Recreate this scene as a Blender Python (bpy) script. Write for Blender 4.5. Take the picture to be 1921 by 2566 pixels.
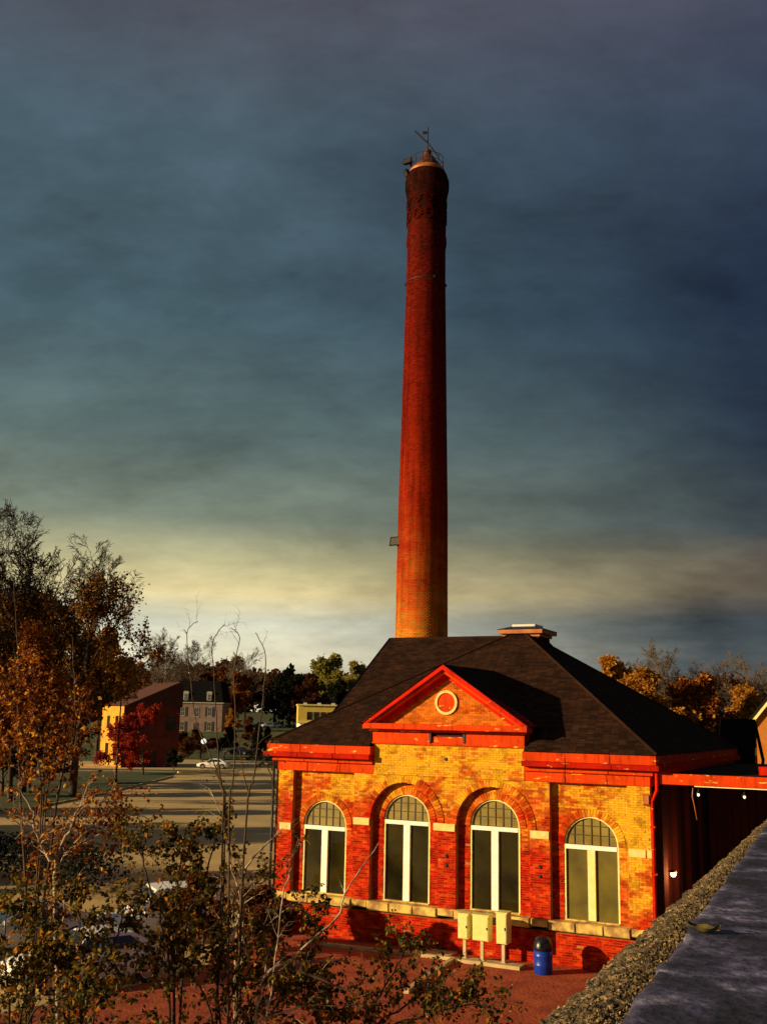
import bpy, bmesh, math, random
from math import sin, cos, pi, radians, sqrt, atan2, floor
from mathutils import Vector, Matrix, Euler
for o in list(bpy.data.objects): bpy.data.objects.remove(o)
S = bpy.context.scene
COL = S.collection
# ------------------------------------------------------------------ camera
CAMH = 7.6; FPX = 2656.5; PITCH = .192; ROLL = .0201
cam = bpy.data.cameras.new('camera'); camo = bpy.data.objects.new('camera', cam); COL.objects.link(camo)
cam.sensor_fit = 'HORIZONTAL'; cam.sensor_width = 36; cam.lens = 36*FPX/1921; cam.clip_start = .05; cam.clip_end = 9000
camo.matrix_world = Matrix.Translation((0, 0, CAMH)) @ Matrix.Rotation(pi/2+PITCH, 4, 'X') @ Matrix.Rotation(ROLL, 4, 'Z')
S.camera = camo
# ------------------------------------------------------------------ exposure, sun, sky
S.view_settings.view_transform = 'Standard'; S.view_settings.look = 'None'
S.view_settings.exposure = .45; S.view_settings.gamma = 1; S.view_settings.use_curve_mapping = False
EXPM = 2**.45
SUN_EL = radians(13); sh = Vector((-.95, -.31)).normalized()
TOSUN = Vector((sh.x*cos(SUN_EL), sh.y*cos(SUN_EL), sin(SUN_EL)))
sl = bpy.data.lights.new('sun', 'SUN'); sl.energy = 5.0; sl.angle = radians(.6); sl.color = (1, .74, .42)
so = bpy.data.objects.new('sun', sl); COL.objects.link(so); so.rotation_euler = TOSUN.to_track_quat('Z', 'Y').to_euler(); so.location = (-60, -30, 40)

def lin(c): return tuple(((v/255+.055)/1.055)**2.4 if v/255 > .04045 else v/255/12.92 for v in c)
W = bpy.data.worlds.new('World'); S.world = W; W.use_nodes = True
nt = W.node_tree; nt.nodes.clear()
def nd(nt, t, **kw):
    n = nt.nodes.new(t)
    for k_, v in kw.items():
        if hasattr(n, k_): setattr(n, k_, v)
        else: n.inputs[k_.replace('_', ' ')].default_value = v
    return n
def math_(nt, op, a, b=None, clamp=False, c=None):
    n = nt.nodes.new('ShaderNodeMath'); n.operation = op; n.use_clamp = clamp
    for i, v in enumerate((a, b, c)):
        if v is None: continue
        if isinstance(v, (int, float)): n.inputs[i].default_value = v
        else: nt.links.new(v, n.inputs[i])
    return n.outputs[0]
def ramp(nt, fac, stops, interp='LINEAR'):
    n = nt.nodes.new('ShaderNodeValToRGB'); cr = n.color_ramp; cr.interpolation = interp
    while len(cr.elements) < len(stops): cr.elements.new(.5)
    for e, (p, c) in zip(cr.elements, stops):
        e.position = p; e.color = (c[0], c[1], c[2], 1) if not isinstance(c, (int, float)) else (c, c, c, 1)
    nt.links.new(fac, n.inputs[0]); return n.outputs[0]
def mixc(nt, f, a, b, mode='MIX'):
    n = nt.nodes.new('ShaderNodeMix'); n.data_type = 'RGBA'; n.blend_type = mode
    for i, v in ((0, f), (6, a), (7, b)):
        if isinstance(v, (int, float)): n.inputs[i].default_value = v
        elif isinstance(v, tuple): n.inputs[i].default_value = (v[0], v[1], v[2], 1)
        else: nt.links.new(v, n.inputs[i])
    return n.outputs[2]
tc = nd(nt, 'ShaderNodeTexCoord'); sx = nd(nt, 'ShaderNodeSeparateXYZ'); nt.links.new(tc.outputs['Generated'], sx.inputs[0])
X, Y, Z = sx.outputs
SKYS = .1
def sk(c): return tuple(v/EXPM/SKYS*.1 for v in lin(c))     # kept small, scaled back below
zf = math_(nt, 'MAXIMUM', Z, 0.)
left = ramp(nt, zf, [(0, sk((224, 214, 178))), (.05, sk((226, 218, 186))), (.085, sk((198, 198, 176))), (.112, sk((212, 196, 144))), (.14, sk((172, 166, 126))), (.18, sk((120, 130, 114))),
                     (.25, sk((92, 110, 108))), (.36, sk((76, 100, 110))), (.50, sk((76, 96, 108))), (.60, sk((84, 86, 98)))])
right = ramp(nt, zf, [(0, sk((108, 114, 114))), (.05, sk((94, 102, 104))), (.09, sk((72, 82, 88))), (.118, sk((104, 94, 80))), (.145, sk((92, 84, 76))), (.17, sk((52, 62, 72))),
                      (.24, sk((44, 56, 70))), (.36, sk((38, 52, 72))), (.5, sk((46, 56, 78))), (.62, sk((66, 66, 84)))])
side = math_(nt, 'MULTIPLY_ADD', X, -1.95, clamp=False, c=.74)
den = math_(nt, 'ADD', zf, .34)
cv = nd(nt, 'ShaderNodeCombineXYZ'); nt.links.new(math_(nt, 'DIVIDE', X, den), cv.inputs[0]); nt.links.new(math_(nt, 'DIVIDE', Y, den), cv.inputs[1])
def cnoise(scale, detail, dist=0., stretch=(1, 1, 1), loc=(0, 0, 0), rough=.55):
    m = nd(nt, 'ShaderNodeMapping'); m.inputs['Scale'].default_value = stretch; m.inputs['Location'].default_value = loc; m.inputs['Rotation'].default_value = (0, 0, .25)
    nt.links.new(cv.outputs[0], m.inputs[0])
    n = nd(nt, 'ShaderNodeTexNoise'); n.inputs['Scale'].default_value = scale; n.inputs['Detail'].default_value = detail; n.inputs['Distortion'].default_value = dist; n.inputs['Roughness'].default_value = rough
    nt.links.new(m.outputs[0], n.inputs[0]); return n.outputs[0]
n1 = cnoise(.75, 7, .25, (.8, 1.2, 1), (3.1, 1.7, 0)); n2 = cnoise(3.4, 8, .25, (.9, 1.25, 1), (7, 2, 0), .62); n3 = cnoise(12., 6, .2, (.8, 1.15, 1), (1, 5, 0), .65)
side = math_(nt, 'ADD', side, math_(nt, 'MULTIPLY_ADD', n1, 1.2, c=-.6)); side = math_(nt, 'MULTIPLY', side, 1., clamp=True)
base = mixc(nt, side, right, left)
cl = math_(nt, 'MULTIPLY_ADD', n1, 1.4, c=.36); cl = math_(nt, 'ADD', cl, math_(nt, 'MULTIPLY_ADD', n2, 1.25, c=-.625)); cl = math_(nt, 'ADD', cl, math_(nt, 'MULTIPLY_ADD', n3, .55, c=-.275))
cc = nd(nt, 'ShaderNodeCombineColor'); [nt.links.new(cl, cc.inputs[i]) for i in range(3)]
cloud = mixc(nt, 1., base, cc.outputs[0], 'MULTIPLY')
sky = nd(nt, 'ShaderNodeTexSky'); sky.sky_type = 'NISHITA'; sky.sun_disc = False; sky.sun_elevation = SUN_EL; sky.sun_rotation = atan2(TOSUN.x, TOSUN.y)
skyd = mixc(nt, 1., sky.outputs[0], (.02, .02, .02), 'MULTIPLY')
cloudS = mixc(nt, 1., cloud, (10, 10, 10), 'MULTIPLY')
allsky = mixc(nt, .93, skyd, cloudS)
bg = nd(nt, 'ShaderNodeBackground'); bg.inputs[1].default_value = SKYS; nt.links.new(allsky, bg.inputs[0])
wo = nd(nt, 'ShaderNodeOutputWorld'); nt.links.new(bg.outputs[0], wo.inputs[0])

# ------------------------------------------------------------------ pixel -> world helpers (photograph pixels, 1921 wide)
def ray(px, py):
    du, dv = px-960.5, py-1283; cr, sr = cos(ROLL), sin(ROLL)
    u = du*cr+dv*sr; v = -du*sr+dv*cr; c, s = cos(PITCH), sin(PITCH); zc = -v/FPX
    return Vector((u/FPX, c-zc*s, s+zc*c))
def G(p, z=0.): d = ray(*p); return d*((z-CAMH)/d.z)+Vector((0, 0, CAMH))
def D(p, y): d = ray(*p); return d*(y/d.y)+Vector((0, 0, CAMH))
def k(x, y): return x*1.16002, y*1.16002
def z1(x, y): return 640+x/2.3657, 1540+y/2.3657
def z3(x, y): return x/2.949, 1250+y/2.949
def z4(x, y): return 200+x/2.3657, 1550+y/2.3657
def z5(x, y): return x/2.3657, 1950+y/2.3657
def z6(x, y): return 640+x/2.3657, 2100+y/2.3657
def terrain(x, y):
    def ss(a, b, t): t = max(0, min(1, (t-a)/(b-a))); return t*t*(3-2*t)
    return 4.3*ss(185, 262, y)+5*ss(270, 430, y)+.35*sin(x*.03)*ss(190, 260, y)

# ------------------------------------------------------------------ materials
def material(name, c1, c2=None, scale=4., rough=.8, bump=0., bscale=40., rnd=0., detail=5, metal=0., spec=.4, thr=(.35, .65), dark=None, coords='Object', emit=None, dist=.0):
    m = bpy.data.materials.new(name); m.use_nodes = True; nt = m.node_tree; b = nt.nodes['Principled BSDF']
    b.inputs['Roughness'].default_value = rough; b.inputs['Metallic'].default_value = metal; b.inputs['Specular IOR Level'].default_value = spec
    if coords == 'World': v = nd(nt, 'ShaderNodeNewGeometry').outputs['Position']
    else: v = nd(nt, 'ShaderNodeTexCoord').outputs[coords]
    col = c1
    if c2:
        n = nd(nt, 'ShaderNodeTexNoise'); n.inputs['Scale'].default_value = scale; n.inputs['Detail'].default_value = detail; n.inputs['Distortion'].default_value = dist; nt.links.new(v, n.inputs[0])
        col = ramp(nt, n.outputs[0], [(thr[0], c1), (thr[1], c2)])
    if rnd:
        a = nd(nt, 'ShaderNodeAttribute'); a.attribute_name = 'rnd'
        f = math_(nt, 'MULTIPLY_ADD', a.outputs['Fac'], 2*rnd, c=1-rnd)
        q = nd(nt, 'ShaderNodeCombineColor'); [nt.links.new(f, q.inputs[i]) for i in range(3)]
        col = mixc(nt, 1., col, q.outputs[0], 'MULTIPLY')
    if isinstance(col, tuple): b.inputs['Base Color'].default_value = (*col, 1)
    else: nt.links.new(col, b.inputs['Base Color'])
    if bump:
        n = nd(nt, 'ShaderNodeTexNoise'); n.inputs['Scale'].default_value = bscale; n.inputs['Detail'].default_value = 6; nt.links.new(v, n.inputs[0])
        bp = nd(nt, 'ShaderNodeBump'); bp.inputs['Strength'].default_value = bump; bp.inputs['Distance'].default_value = .03; nt.links.new(n.outputs[0], bp.inputs['Height']); nt.links.new(bp.outputs[0], b.inputs['Normal'])
    if emit: b.inputs['Emission Color'].default_value = (*emit[0], 1); b.inputs['Emission Strength'].default_value = emit[1]
    return m
def leafmat(name, stops, trans=.45):
    m = bpy.data.materials.new(name); m.use_nodes = True; nt = m.node_tree; b = nt.nodes['Principled BSDF']; out = nt.nodes['Material Output']
    a = nd(nt, 'ShaderNodeAttribute'); a.attribute_name = 'rnd'
    col = ramp(nt, a.outputs['Fac'], stops)
    nt.links.new(col, b.inputs['Base Color']); b.inputs['Roughness'].default_value = .6; b.inputs['Specular IOR Level'].default_value = .25
    t = nd(nt, 'ShaderNodeBsdfTranslucent'); nt.links.new(col, t.inputs[0])
    x = nd(nt, 'ShaderNodeMixShader'); x.inputs[0].default_value = trans; nt.links.new(b.outputs[0], x.inputs[1]); nt.links.new(t.outputs[0], x.inputs[2]); nt.links.new(x.outputs[0], out.inputs[0])
    return m
TH = .4783; BO = Vector((2.3781, 37.4958, 0))
def facade_mat(name, worn=True):
    """brick: red low down, old ochre limewash left on the upper wall, per-brick tone"""
    m = bpy.data.materials.new(name); m.use_nodes = True; nt = m.node_tree; b = nt.nodes['Principled BSDF']
    g = nd(nt, 'ShaderNodeNewGeometry'); mp = nd(nt, 'ShaderNodeMapping'); mp.vector_type = 'TEXTURE'
    mp.inputs['Location'].default_value = BO; mp.inputs['Rotation'].default_value = (0, 0, -TH); nt.links.new(g.outputs['Position'], mp.inputs[0]); P = mp.outputs[0]
    sp = nd(nt, 'ShaderNodeSeparateXYZ'); nt.links.new(P, sp.inputs[0])
    def noise(s, d=5, dist=0., rough=.6):
        n = nd(nt, 'ShaderNodeTexNoise'); n.inputs['Scale'].default_value = s; n.inputs['Detail'].default_value = d; n.inputs['Distortion'].default_value = dist; n.inputs['Roughness'].default_value = rough; nt.links.new(P, n.inputs[0]); return n.outputs[0]
    a = nd(nt, 'ShaderNodeAttribute'); a.attribute_name = 'rnd'; R = a.outputs['Fac']
    nA, nB, nC = noise(.75, 5, .6), noise(2.6, 6, .4), noise(14, 4)
    red = ramp(nt, nB, [(.3, (.26, .004, .002)), (.5, (.44, .008, .002)), (.75, (.58, .045, .005))])
    org = ramp(nt, nB, [(.3, (.60, .13, .01)), (.7, (.70, .24, .02))])
    yel = ramp(nt, nC, [(.3, (.66, .30, .014)), (.6, (.76, .42, .020)), (.8, (.80, .54, .05))])
    z = sp.outputs[2]; x = sp.outputs[0]
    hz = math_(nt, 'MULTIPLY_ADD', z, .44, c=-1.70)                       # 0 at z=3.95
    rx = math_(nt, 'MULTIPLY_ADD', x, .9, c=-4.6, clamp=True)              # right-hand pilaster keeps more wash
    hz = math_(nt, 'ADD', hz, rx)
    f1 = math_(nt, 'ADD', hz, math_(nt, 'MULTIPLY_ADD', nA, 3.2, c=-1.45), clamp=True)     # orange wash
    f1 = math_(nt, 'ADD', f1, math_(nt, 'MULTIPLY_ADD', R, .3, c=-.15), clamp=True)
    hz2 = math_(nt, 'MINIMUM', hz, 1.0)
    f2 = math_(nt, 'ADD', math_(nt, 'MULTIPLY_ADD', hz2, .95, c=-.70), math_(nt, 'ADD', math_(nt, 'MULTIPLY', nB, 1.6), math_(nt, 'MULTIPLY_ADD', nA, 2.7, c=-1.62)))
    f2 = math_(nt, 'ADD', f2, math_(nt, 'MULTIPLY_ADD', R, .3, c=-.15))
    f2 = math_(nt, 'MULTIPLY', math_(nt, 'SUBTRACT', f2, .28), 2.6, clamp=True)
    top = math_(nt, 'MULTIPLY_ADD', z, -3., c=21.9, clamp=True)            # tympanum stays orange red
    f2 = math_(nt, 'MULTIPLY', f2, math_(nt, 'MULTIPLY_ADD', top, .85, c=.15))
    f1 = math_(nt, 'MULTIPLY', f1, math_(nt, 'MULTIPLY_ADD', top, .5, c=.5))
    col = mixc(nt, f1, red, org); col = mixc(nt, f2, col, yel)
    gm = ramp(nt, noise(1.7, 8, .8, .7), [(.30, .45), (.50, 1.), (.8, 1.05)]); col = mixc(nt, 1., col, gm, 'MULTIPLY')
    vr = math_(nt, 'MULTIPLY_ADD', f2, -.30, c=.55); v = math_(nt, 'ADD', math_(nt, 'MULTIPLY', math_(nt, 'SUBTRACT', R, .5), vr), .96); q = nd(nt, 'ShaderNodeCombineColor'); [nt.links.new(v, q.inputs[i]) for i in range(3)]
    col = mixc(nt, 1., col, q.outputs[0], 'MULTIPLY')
    nt.links.new(col, b.inputs['Base Color']); b.inputs['Roughness'].default_value = .9; b.inputs['Specular IOR Level'].default_value = .03
    bp = nd(nt, 'ShaderNodeBump'); bp.inputs['Strength'].default_value = .5; bp.inputs['Distance'].default_value = .02; nt.links.new(noise(30, 4), bp.inputs['Height']); nt.links.new(bp.outputs[0], b.inputs['Normal'])
    return m
def paint_mat(name, c, peel, thr):
    """old red paint with peeled bare patches"""
    m = bpy.data.materials.new(name); m.use_nodes = True; nt = m.node_tree; b = nt.nodes['Principled BSDF']
    g = nd(nt, 'ShaderNodeNewGeometry'); mp = nd(nt, 'ShaderNodeMapping'); mp.vector_type = 'TEXTURE'; mp.inputs['Rotation'].default_value = (0, 0, -TH); mp.inputs['Scale'].default_value = (.8, .8, .20); nt.links.new(g.outputs['Position'], mp.inputs[0])
    n = nd(nt, 'ShaderNodeTexNoise'); n.inputs['Scale'].default_value = 1.6; n.inputs['Detail'].default_value = 7; n.inputs['Roughness'].default_value = .62; nt.links.new(mp.outputs[0], n.inputs[0])
    n2 = nd(nt, 'ShaderNodeTexNoise'); n2.inputs['Scale'].default_value = 1.; n2.inputs['Detail'].default_value = 3; nt.links.new(g.outputs['Position'], n2.inputs[0])
    c_ = ramp(nt, n2.outputs[0], [(.3, tuple(v*.75 for v in c)), (.7, tuple(min(.9, v*1.15) for v in c))])
    f = ramp(nt, n.outputs[0], [(thr, 0.), (thr+.035, 1.)])
    mg = nd(nt, 'ShaderNodeMapping'); mg.inputs['Scale'].default_value = (5, 5, .9); nt.links.new(g.outputs['Position'], mg.inputs[0])
    n3_ = nd(nt, 'ShaderNodeTexNoise'); n3_.inputs['Scale'].default_value = 1.3; n3_.inputs['Detail'].default_value = 8; n3_.inputs['Roughness'].default_value = .7; nt.links.new(mg.outputs[0], n3_.inputs[0])
    c_ = mixc(nt, 1., mixc(nt, f, c_, peel), ramp(nt, n3_.outputs[0], [(.30, .40), (.48, .95), (.75, 1.1)]), 'MULTIPLY')
    nt.links.new(c_, b.inputs['Base Color']); b.inputs['Roughness'].default_value = .7; b.inputs['Specular IOR Level'].default_value = .04
    bp = nd(nt, 'ShaderNodeBump'); bp.inputs['Strength'].default_value = .4; bp.inputs['Distance'].default_value = .01; nt.links.new(n.outputs[0], bp.inputs['Height']); nt.links.new(bp.outputs[0], b.inputs['Normal'])
    return m
def chimney_mat():
    m = bpy.data.materials.new('chimney_brick'); m.use_nodes = True; nt = m.node_tree; b = nt.nodes['Principled BSDF']
    g = nd(nt, 'ShaderNodeNewGeometry'); sp = nd(nt, 'ShaderNodeSeparateXYZ'); nt.links.new(g.outputs['Position'], sp.inputs[0])
    a = nd(nt, 'ShaderNodeAttribute'); a.attribute_name = 'rnd'; R = a.outputs['Fac']
    mp = nd(nt, 'ShaderNodeMapping'); mp.inputs['Scale'].default_value = (.7, .7, 1.6); nt.links.new(g.outputs['Position'], mp.inputs[0])
    n = nd(nt, 'ShaderNodeTexNoise'); n.inputs['Scale'].default_value = .8; n.inputs['Detail'].default_value = 6; nt.links.new(mp.outputs[0], n.inputs[0])
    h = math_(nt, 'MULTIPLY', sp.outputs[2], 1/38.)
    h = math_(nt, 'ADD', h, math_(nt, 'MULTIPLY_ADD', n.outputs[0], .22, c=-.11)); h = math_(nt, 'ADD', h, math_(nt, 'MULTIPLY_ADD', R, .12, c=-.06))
    col = ramp(nt, h, [(.29, (.58, .24, .022)), (.36, (.48, .10, .010)), (.46, (.29, .020, .003)), (.62, (.17, .009, .002)), (.80, (.10, .006, .002)), (.9, (.10, .008, .003)), (.96, (.022, .005, .003))])  # ochre foot to near-black head: weathering plus vignette darkening put into the colour
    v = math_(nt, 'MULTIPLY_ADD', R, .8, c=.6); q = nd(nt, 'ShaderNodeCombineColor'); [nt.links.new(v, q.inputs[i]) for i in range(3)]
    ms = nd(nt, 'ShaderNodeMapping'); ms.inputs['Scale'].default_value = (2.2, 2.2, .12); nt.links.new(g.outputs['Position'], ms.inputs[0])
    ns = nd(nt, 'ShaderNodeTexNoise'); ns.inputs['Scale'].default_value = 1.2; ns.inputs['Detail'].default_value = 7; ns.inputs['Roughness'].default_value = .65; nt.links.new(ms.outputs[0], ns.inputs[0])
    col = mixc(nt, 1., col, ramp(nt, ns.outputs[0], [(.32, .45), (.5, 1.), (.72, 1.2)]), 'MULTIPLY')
    nt.links.new(mixc(nt, 1., col, q.outputs[0], 'MULTIPLY'), b.inputs['Base Color']); b.inputs['Roughness'].default_value = .9; b.inputs['Specular IOR Level'].default_value = .03
    return m
M = {}
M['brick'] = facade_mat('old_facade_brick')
M['mortar'] = material('mortar', (.34, .09, .02), (.46, .19, .03), 3., .95, bump=.3, coords='World')
M['chimney'] = chimney_mat()
M['cmortar'] = material('chimney_mortar', (.12, .02, .008), (.2, .05, .012), 1., .95, coords='World')
M['redpaint'] = paint_mat('red_paint', (.60, .016, .002), (.80, .52, .10), .66)
M['redpaint2'] = paint_mat('red_paint_worn', (.66, .050, .004), (.82, .58, .10), .62)
M['orangepaint'] = paint_mat('orange_frieze_paint', (.66, .055, .004), (.80, .45, .04), .64)
M['crimson'] = paint_mat('crimson_paint', (.42, .010, .002), (.82, .60, .12), .61)
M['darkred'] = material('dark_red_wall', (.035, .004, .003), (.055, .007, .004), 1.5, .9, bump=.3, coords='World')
M['stone'] = material('ochre_limestone', (.72, .50, .12), (.80, .64, .24), 5., .85, bump=.4, bscale=25, coords='World')
M['sillstone'] = material('weathered_sill_stone', (.30, .16, .05), (.70, .50, .11), 2.5, .9, bump=.5, bscale=20, coords='World', thr=(.38, .58))
M['cream'] = material('cream_frame_paint', (.78, .66, .20), (.82, .74, .32), 6., .5, coords='World')
M['white'] = material('white_paint', (.86, .84, .74), (.80, .76, .60), 5., .45, coords='World')
M['glass'] = material('dark_glass', (.008, .008, .003), (.036, .027, .005), .7, .06, spec=.42, coords='World', bump=.10, bscale=1.6)
M['dustyglass'] = material('dusty_olive_glass', (.075, .058, .006), (.14, .11, .012), 1.2, .35, spec=.35, coords='World')
M['oldglass'] = material('dusty_fanlight_glass', (.16, .115, .014), (.25, .19, .03), 2.2, .4, spec=.3, coords='World')
M['lampglass'] = material('lamp_lens', (.03, .016, .006), None, rough=.5)
M['muntin'] = material('brown_muntin', (.035, .02, .006), (.06, .035, .01), 8., .6, coords='World')
M['shingle'] = material('asphalt_shingle', (.020, .008, .004), (.036, .014, .006), 1.2, .95, rnd=.45, coords='World', bump=.3, spec=.1)
M['roofbase'] = material('roof_underlay', (.018, .012, .009), None, rough=.95, spec=.05)
M['iron'] = material('black_iron', (.010, .009, .008), (.018, .015, .012), 6, .6)
M['soot'] = material('sooty_sheet', (.004, .004, .005), (.007, .006, .006), 5, .95, spec=.1)
M['copper'] = material('rusty_steel', (.50, .17, .02), (.30, .07, .012), 3., .5, coords='World', metal=.2)
M['ventorange'] = material('vent_fascia', (.46, .16, .014), (.32, .075, .01), 3, .6, coords='World')
M['zinc'] = material('pale_zinc', (.7, .68, .6), (.55, .52, .45), 5, .4)
M['boxpaint'] = material('pale_green_yellow_paint', (.66, .60, .15), (.74, .68, .24), 7., .5, bump=.15, coords='World')
M['postgalv'] = material('galvanised_post', (.42, .32, .15), (.55, .44, .2), 12., .55, coords='World')
M['concrete'] = material('warm_concrete', (.42, .30, .13), (.56, .42, .2), 3., .9, bump=.4, coords='World')
M['blue'] = material('blue_plastic', (.006, .030, .28), (.008, .040, .34), 4., .35)
M['blackplastic'] = material('black_plastic', (.008, .008, .009), None, rough=.32)
M['courtyard'] = material('red_gravel', (.22, .024, .006), (.42, .08, .012), 1.3, .95, bump=.8, bscale=9, coords='World', detail=9, thr=(.3, .7))
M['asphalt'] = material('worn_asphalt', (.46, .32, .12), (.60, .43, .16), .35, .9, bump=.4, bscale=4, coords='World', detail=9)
M['grass'] = material('autumn_grass', (.026, .046, .006), (.066, .082, .012), .25, .95, bump=.6, bscale=3, coords='World', detail=8)
M['path'] = material('pale_concrete_path', (.38, .32, .25), (.48, .42, .34), .6, .9, coords='World')
M['yellowpaint'] = material('yellow_kerb_paint', (.75, .56, .03), (.68, .5, .05), 2., .6)
M['bark'] = material('grey_brown_bark', (.045, .028, .016), (.10, .065, .035), 6., .95, coords='World', bump=.4)
M['palebark'] = material('pale_grey_bark', (.10, .075, .05), (.18, .13, .09), 6., .95, coords='World')
M['birch'] = material('pale_birch_bark', (.16, .11, .07), (.48, .38, .26), 7., .8, coords='World', thr=(.38, .6))
M['darkbark'] = material('dark_twig_bark', (.022, .014, .010), (.05, .03, .018), 6., .95, coords='World')
M['leaf_green'] = leafmat('dark_green_leaf', [(0, (.014, .015, .004)), (.35, (.045, .044, .007)), (.7, (.15, .12, .012)), (.88, (.36, .19, .012)), (1, (.60, .18, .008))])
M['leaf_orange'] = leafmat('orange_leaf', [(0, (.06, .015, .004)), (.5, (.22, .052, .006)), (.8, (.50, .16, .010)), (1, (.85, .48, .03))])
M['leaf_ochre'] = leafmat('ochre_leaf', [(0, (.08, .030, .007)), (.5, (.29, .115, .012)), (.85, (.54, .25, .02)), (1, (.80, .44, .04))])
M['leaf_red'] = leafmat('red_leaf', [(0, (.12, .008, .004)), (.6, (.36, .022, .006)), (1, (.62, .07, .01))])
M['leaf_brown'] = leafmat('brown_leaf', [(0, (.03, .010, .004)), (.6, (.13, .038, .006)), (1, (.30, .10, .012))])
M['leaf_dark'] = leafmat('dark_evergreen', [(0, (.006, .008, .003)), (.7, (.014, .017, .005)), (1, (.03, .03, .008))])
M['leaf_lime'] = leafmat('yellow_green_leaf', [(0, (.12, .10, .02)), (.6, (.30, .26, .04)), (1, (.5, .40, .07))])
M['leaf_gold'] = leafmat('golden_leaf', [(0, (.14, .048, .007)), (.5, (.42, .17, .016)), (1, (.70, .36, .03))])

# ------------------------------------------------------------------ mesh builder
class MB:
    def __init__(s): s.v = []; s.f = []; s.r = []
    def quad(s, pts, r=.5):
        i = len(s.v); s.v += [tuple(p) for p in pts]; s.f.append(tuple(range(i, i+len(pts)))); s.r.append(r); return s
    def box(s, x0, x1, y0, y1, z0, z1, r=.5, skip=()):
        i = len(s.v); s.v += [(x0, y0, z0), (x1, y0, z0), (x1, y1, z0), (x0, y1, z0), (x0, y0, z1), (x1, y0, z1), (x1, y1, z1), (x0, y1, z1)]
        F = dict(bottom=(0, 3, 2, 1), top=(4, 5, 6, 7), front=(0, 1, 5, 4), right=(1, 2, 6, 5), back=(2, 3, 7, 6), left=(3, 0, 4, 7))
        for n, f in F.items():
            if n not in skip: s.f.append(tuple(i+a for a in f)); s.r.append(r)
        return s
    def prism(s, poly, axis, a, b, r=.5):
        """poly = 2-D outline; axis 'y': poly in xz, axis 'x': poly in yz, 'z': poly in xy; extruded a..b"""
        n = len(poly); i = len(s.v)
        def P(p, t): return (p[0], t, p[1]) if axis == 'y' else (t, p[0], p[1]) if axis == 'x' else (p[0], p[1], t)
        s.v += [P(p, a) for p in poly]+[P(p, b) for p in poly]
        s.f.append(tuple(range(i, i+n))); s.f.append(tuple(range(i+2*n-1, i+n-1, -1))); s.r += [r, r]
        for j in range(n): s.f.append((i+j, i+(j+1) % n, i+n+(j+1) % n, i+n+j)); s.r.append(r)
        return s
    def tube(s, pts, rad, n=6, r=.5, cap=True):
        pts = [Vector(p) for p in pts]; m = len(pts)
        if isinstance(rad, (int, float)): rad = [rad]*m
        i0 = len(s.v); ref = None
        for j, p in enumerate(pts):
            t = (pts[min(j+1, m-1)]-pts[max(j-1, 0)])
            t = t.normalized() if t.length > 1e-9 else Vector((0, 0, 1))
            if ref is None: ref = Vector((1, 0, 0)) if abs(t.x) < .8 else Vector((0, 1, 0))
            a = (ref-t*ref.dot(t)).normalized(); b = t.cross(a); ref = a
            for q in range(n):
                an = 2*pi*q/n; w = p+(a*cos(an)+b*sin(an))*rad[j]; s.v.append((w.x, w.y, w.z))
        for j in range(m-1):
            for q in range(n):
                A = i0+j*n+q; B = i0+j*n+(q+1) % n; s.f.append((A, B, B+n, A+n)); s.r.append(r)
        if cap: s.f.append(tuple(i0+q for q in range(n-1, -1, -1))); s.f.append(tuple(i0+(m-1)*n+q for q in range(n))); s.r += [r, r]
        return s
    def lathe(s, prof, cx=0, cy=0, n=24, r=.5):
        i0 = len(s.v); m = len(prof)
        for R, z in prof:
            for q in range(n): an = 2*pi*q/n; s.v.append((cx+R*cos(an), cy+R*sin(an), z))
        for j in range(m-1):
            for q in range(n):
                A = i0+j*n+q; B = i0+j*n+(q+1) % n; s.f.append((A, B, B+n, A+n)); s.r.append(r)
        s.f.append(tuple(i0+q for q in range(n-1, -1, -1))); s.f.append(tuple(i0+(m-1)*n+q for q in range(n))); s.r += [r, r]
        return s
    def mesh(s, name, mat, smooth=False):
        me = bpy.data.meshes.new(name); me.from_pydata(s.v, [], s.f); me.materials.append(mat)
        a = me.attributes.new('rnd', 'FLOAT', 'FACE'); a.data.foreach_set('value', s.r)
        if smooth: me.polygons.foreach_set('use_smooth', [True]*len(me.polygons))
        me.update(); return me
    def build(s, name, mat, parent=None, smooth=False, kind=None):
        o = bpy.data.objects.new(name, s.mesh(name, M[mat] if isinstance(mat, str) else mat, smooth)); COL.objects.link(o)
        if parent: o.parent = parent
        if kind: o['kind'] = kind
        return o
def tag(o, label, cat=None, group=None, kind=None):
    if label: o['label'] = label
    if cat: o['category'] = cat
    if group: o['group'] = group
    if kind: o['kind'] = kind
    return o
def thing(name, label, cat, loc=(0, 0, 0), rz=0., group=None):
    o = bpy.data.objects.new(name, None); COL.objects.link(o); o.location = loc; o.rotation_euler = (0, 0, rz); o.empty_display_size = .2
    return tag(o, label, cat, group)
def copy_tree(o, parent=None):
    c = o.copy(); COL.objects.link(c); c.parent = parent
    for ch in o.children: copy_tree(ch, c)
    return c
# unit pieces shared by all single bricks / shingles
rng = random.Random(5)
def unit_variants(mat, n=8, skip=('back',)):
    out = []
    for i in range(n): out.append(MB().box(-.5, .5, -.5, .5, -.5, .5, r=(i+.5)/n, skip=skip).mesh('piece', M[mat]))
    return out
UB = {}
def single_box(name, mat, parent, c, size, rot=None):
    if mat not in UB: UB[mat] = unit_variants(mat)
    o = bpy.data.objects.new(name, rng.choice(UB[mat])); COL.objects.link(o); o.parent = parent; o.location = c; o.scale = size
    if rot: o.rotation_euler = rot
    return o

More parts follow.
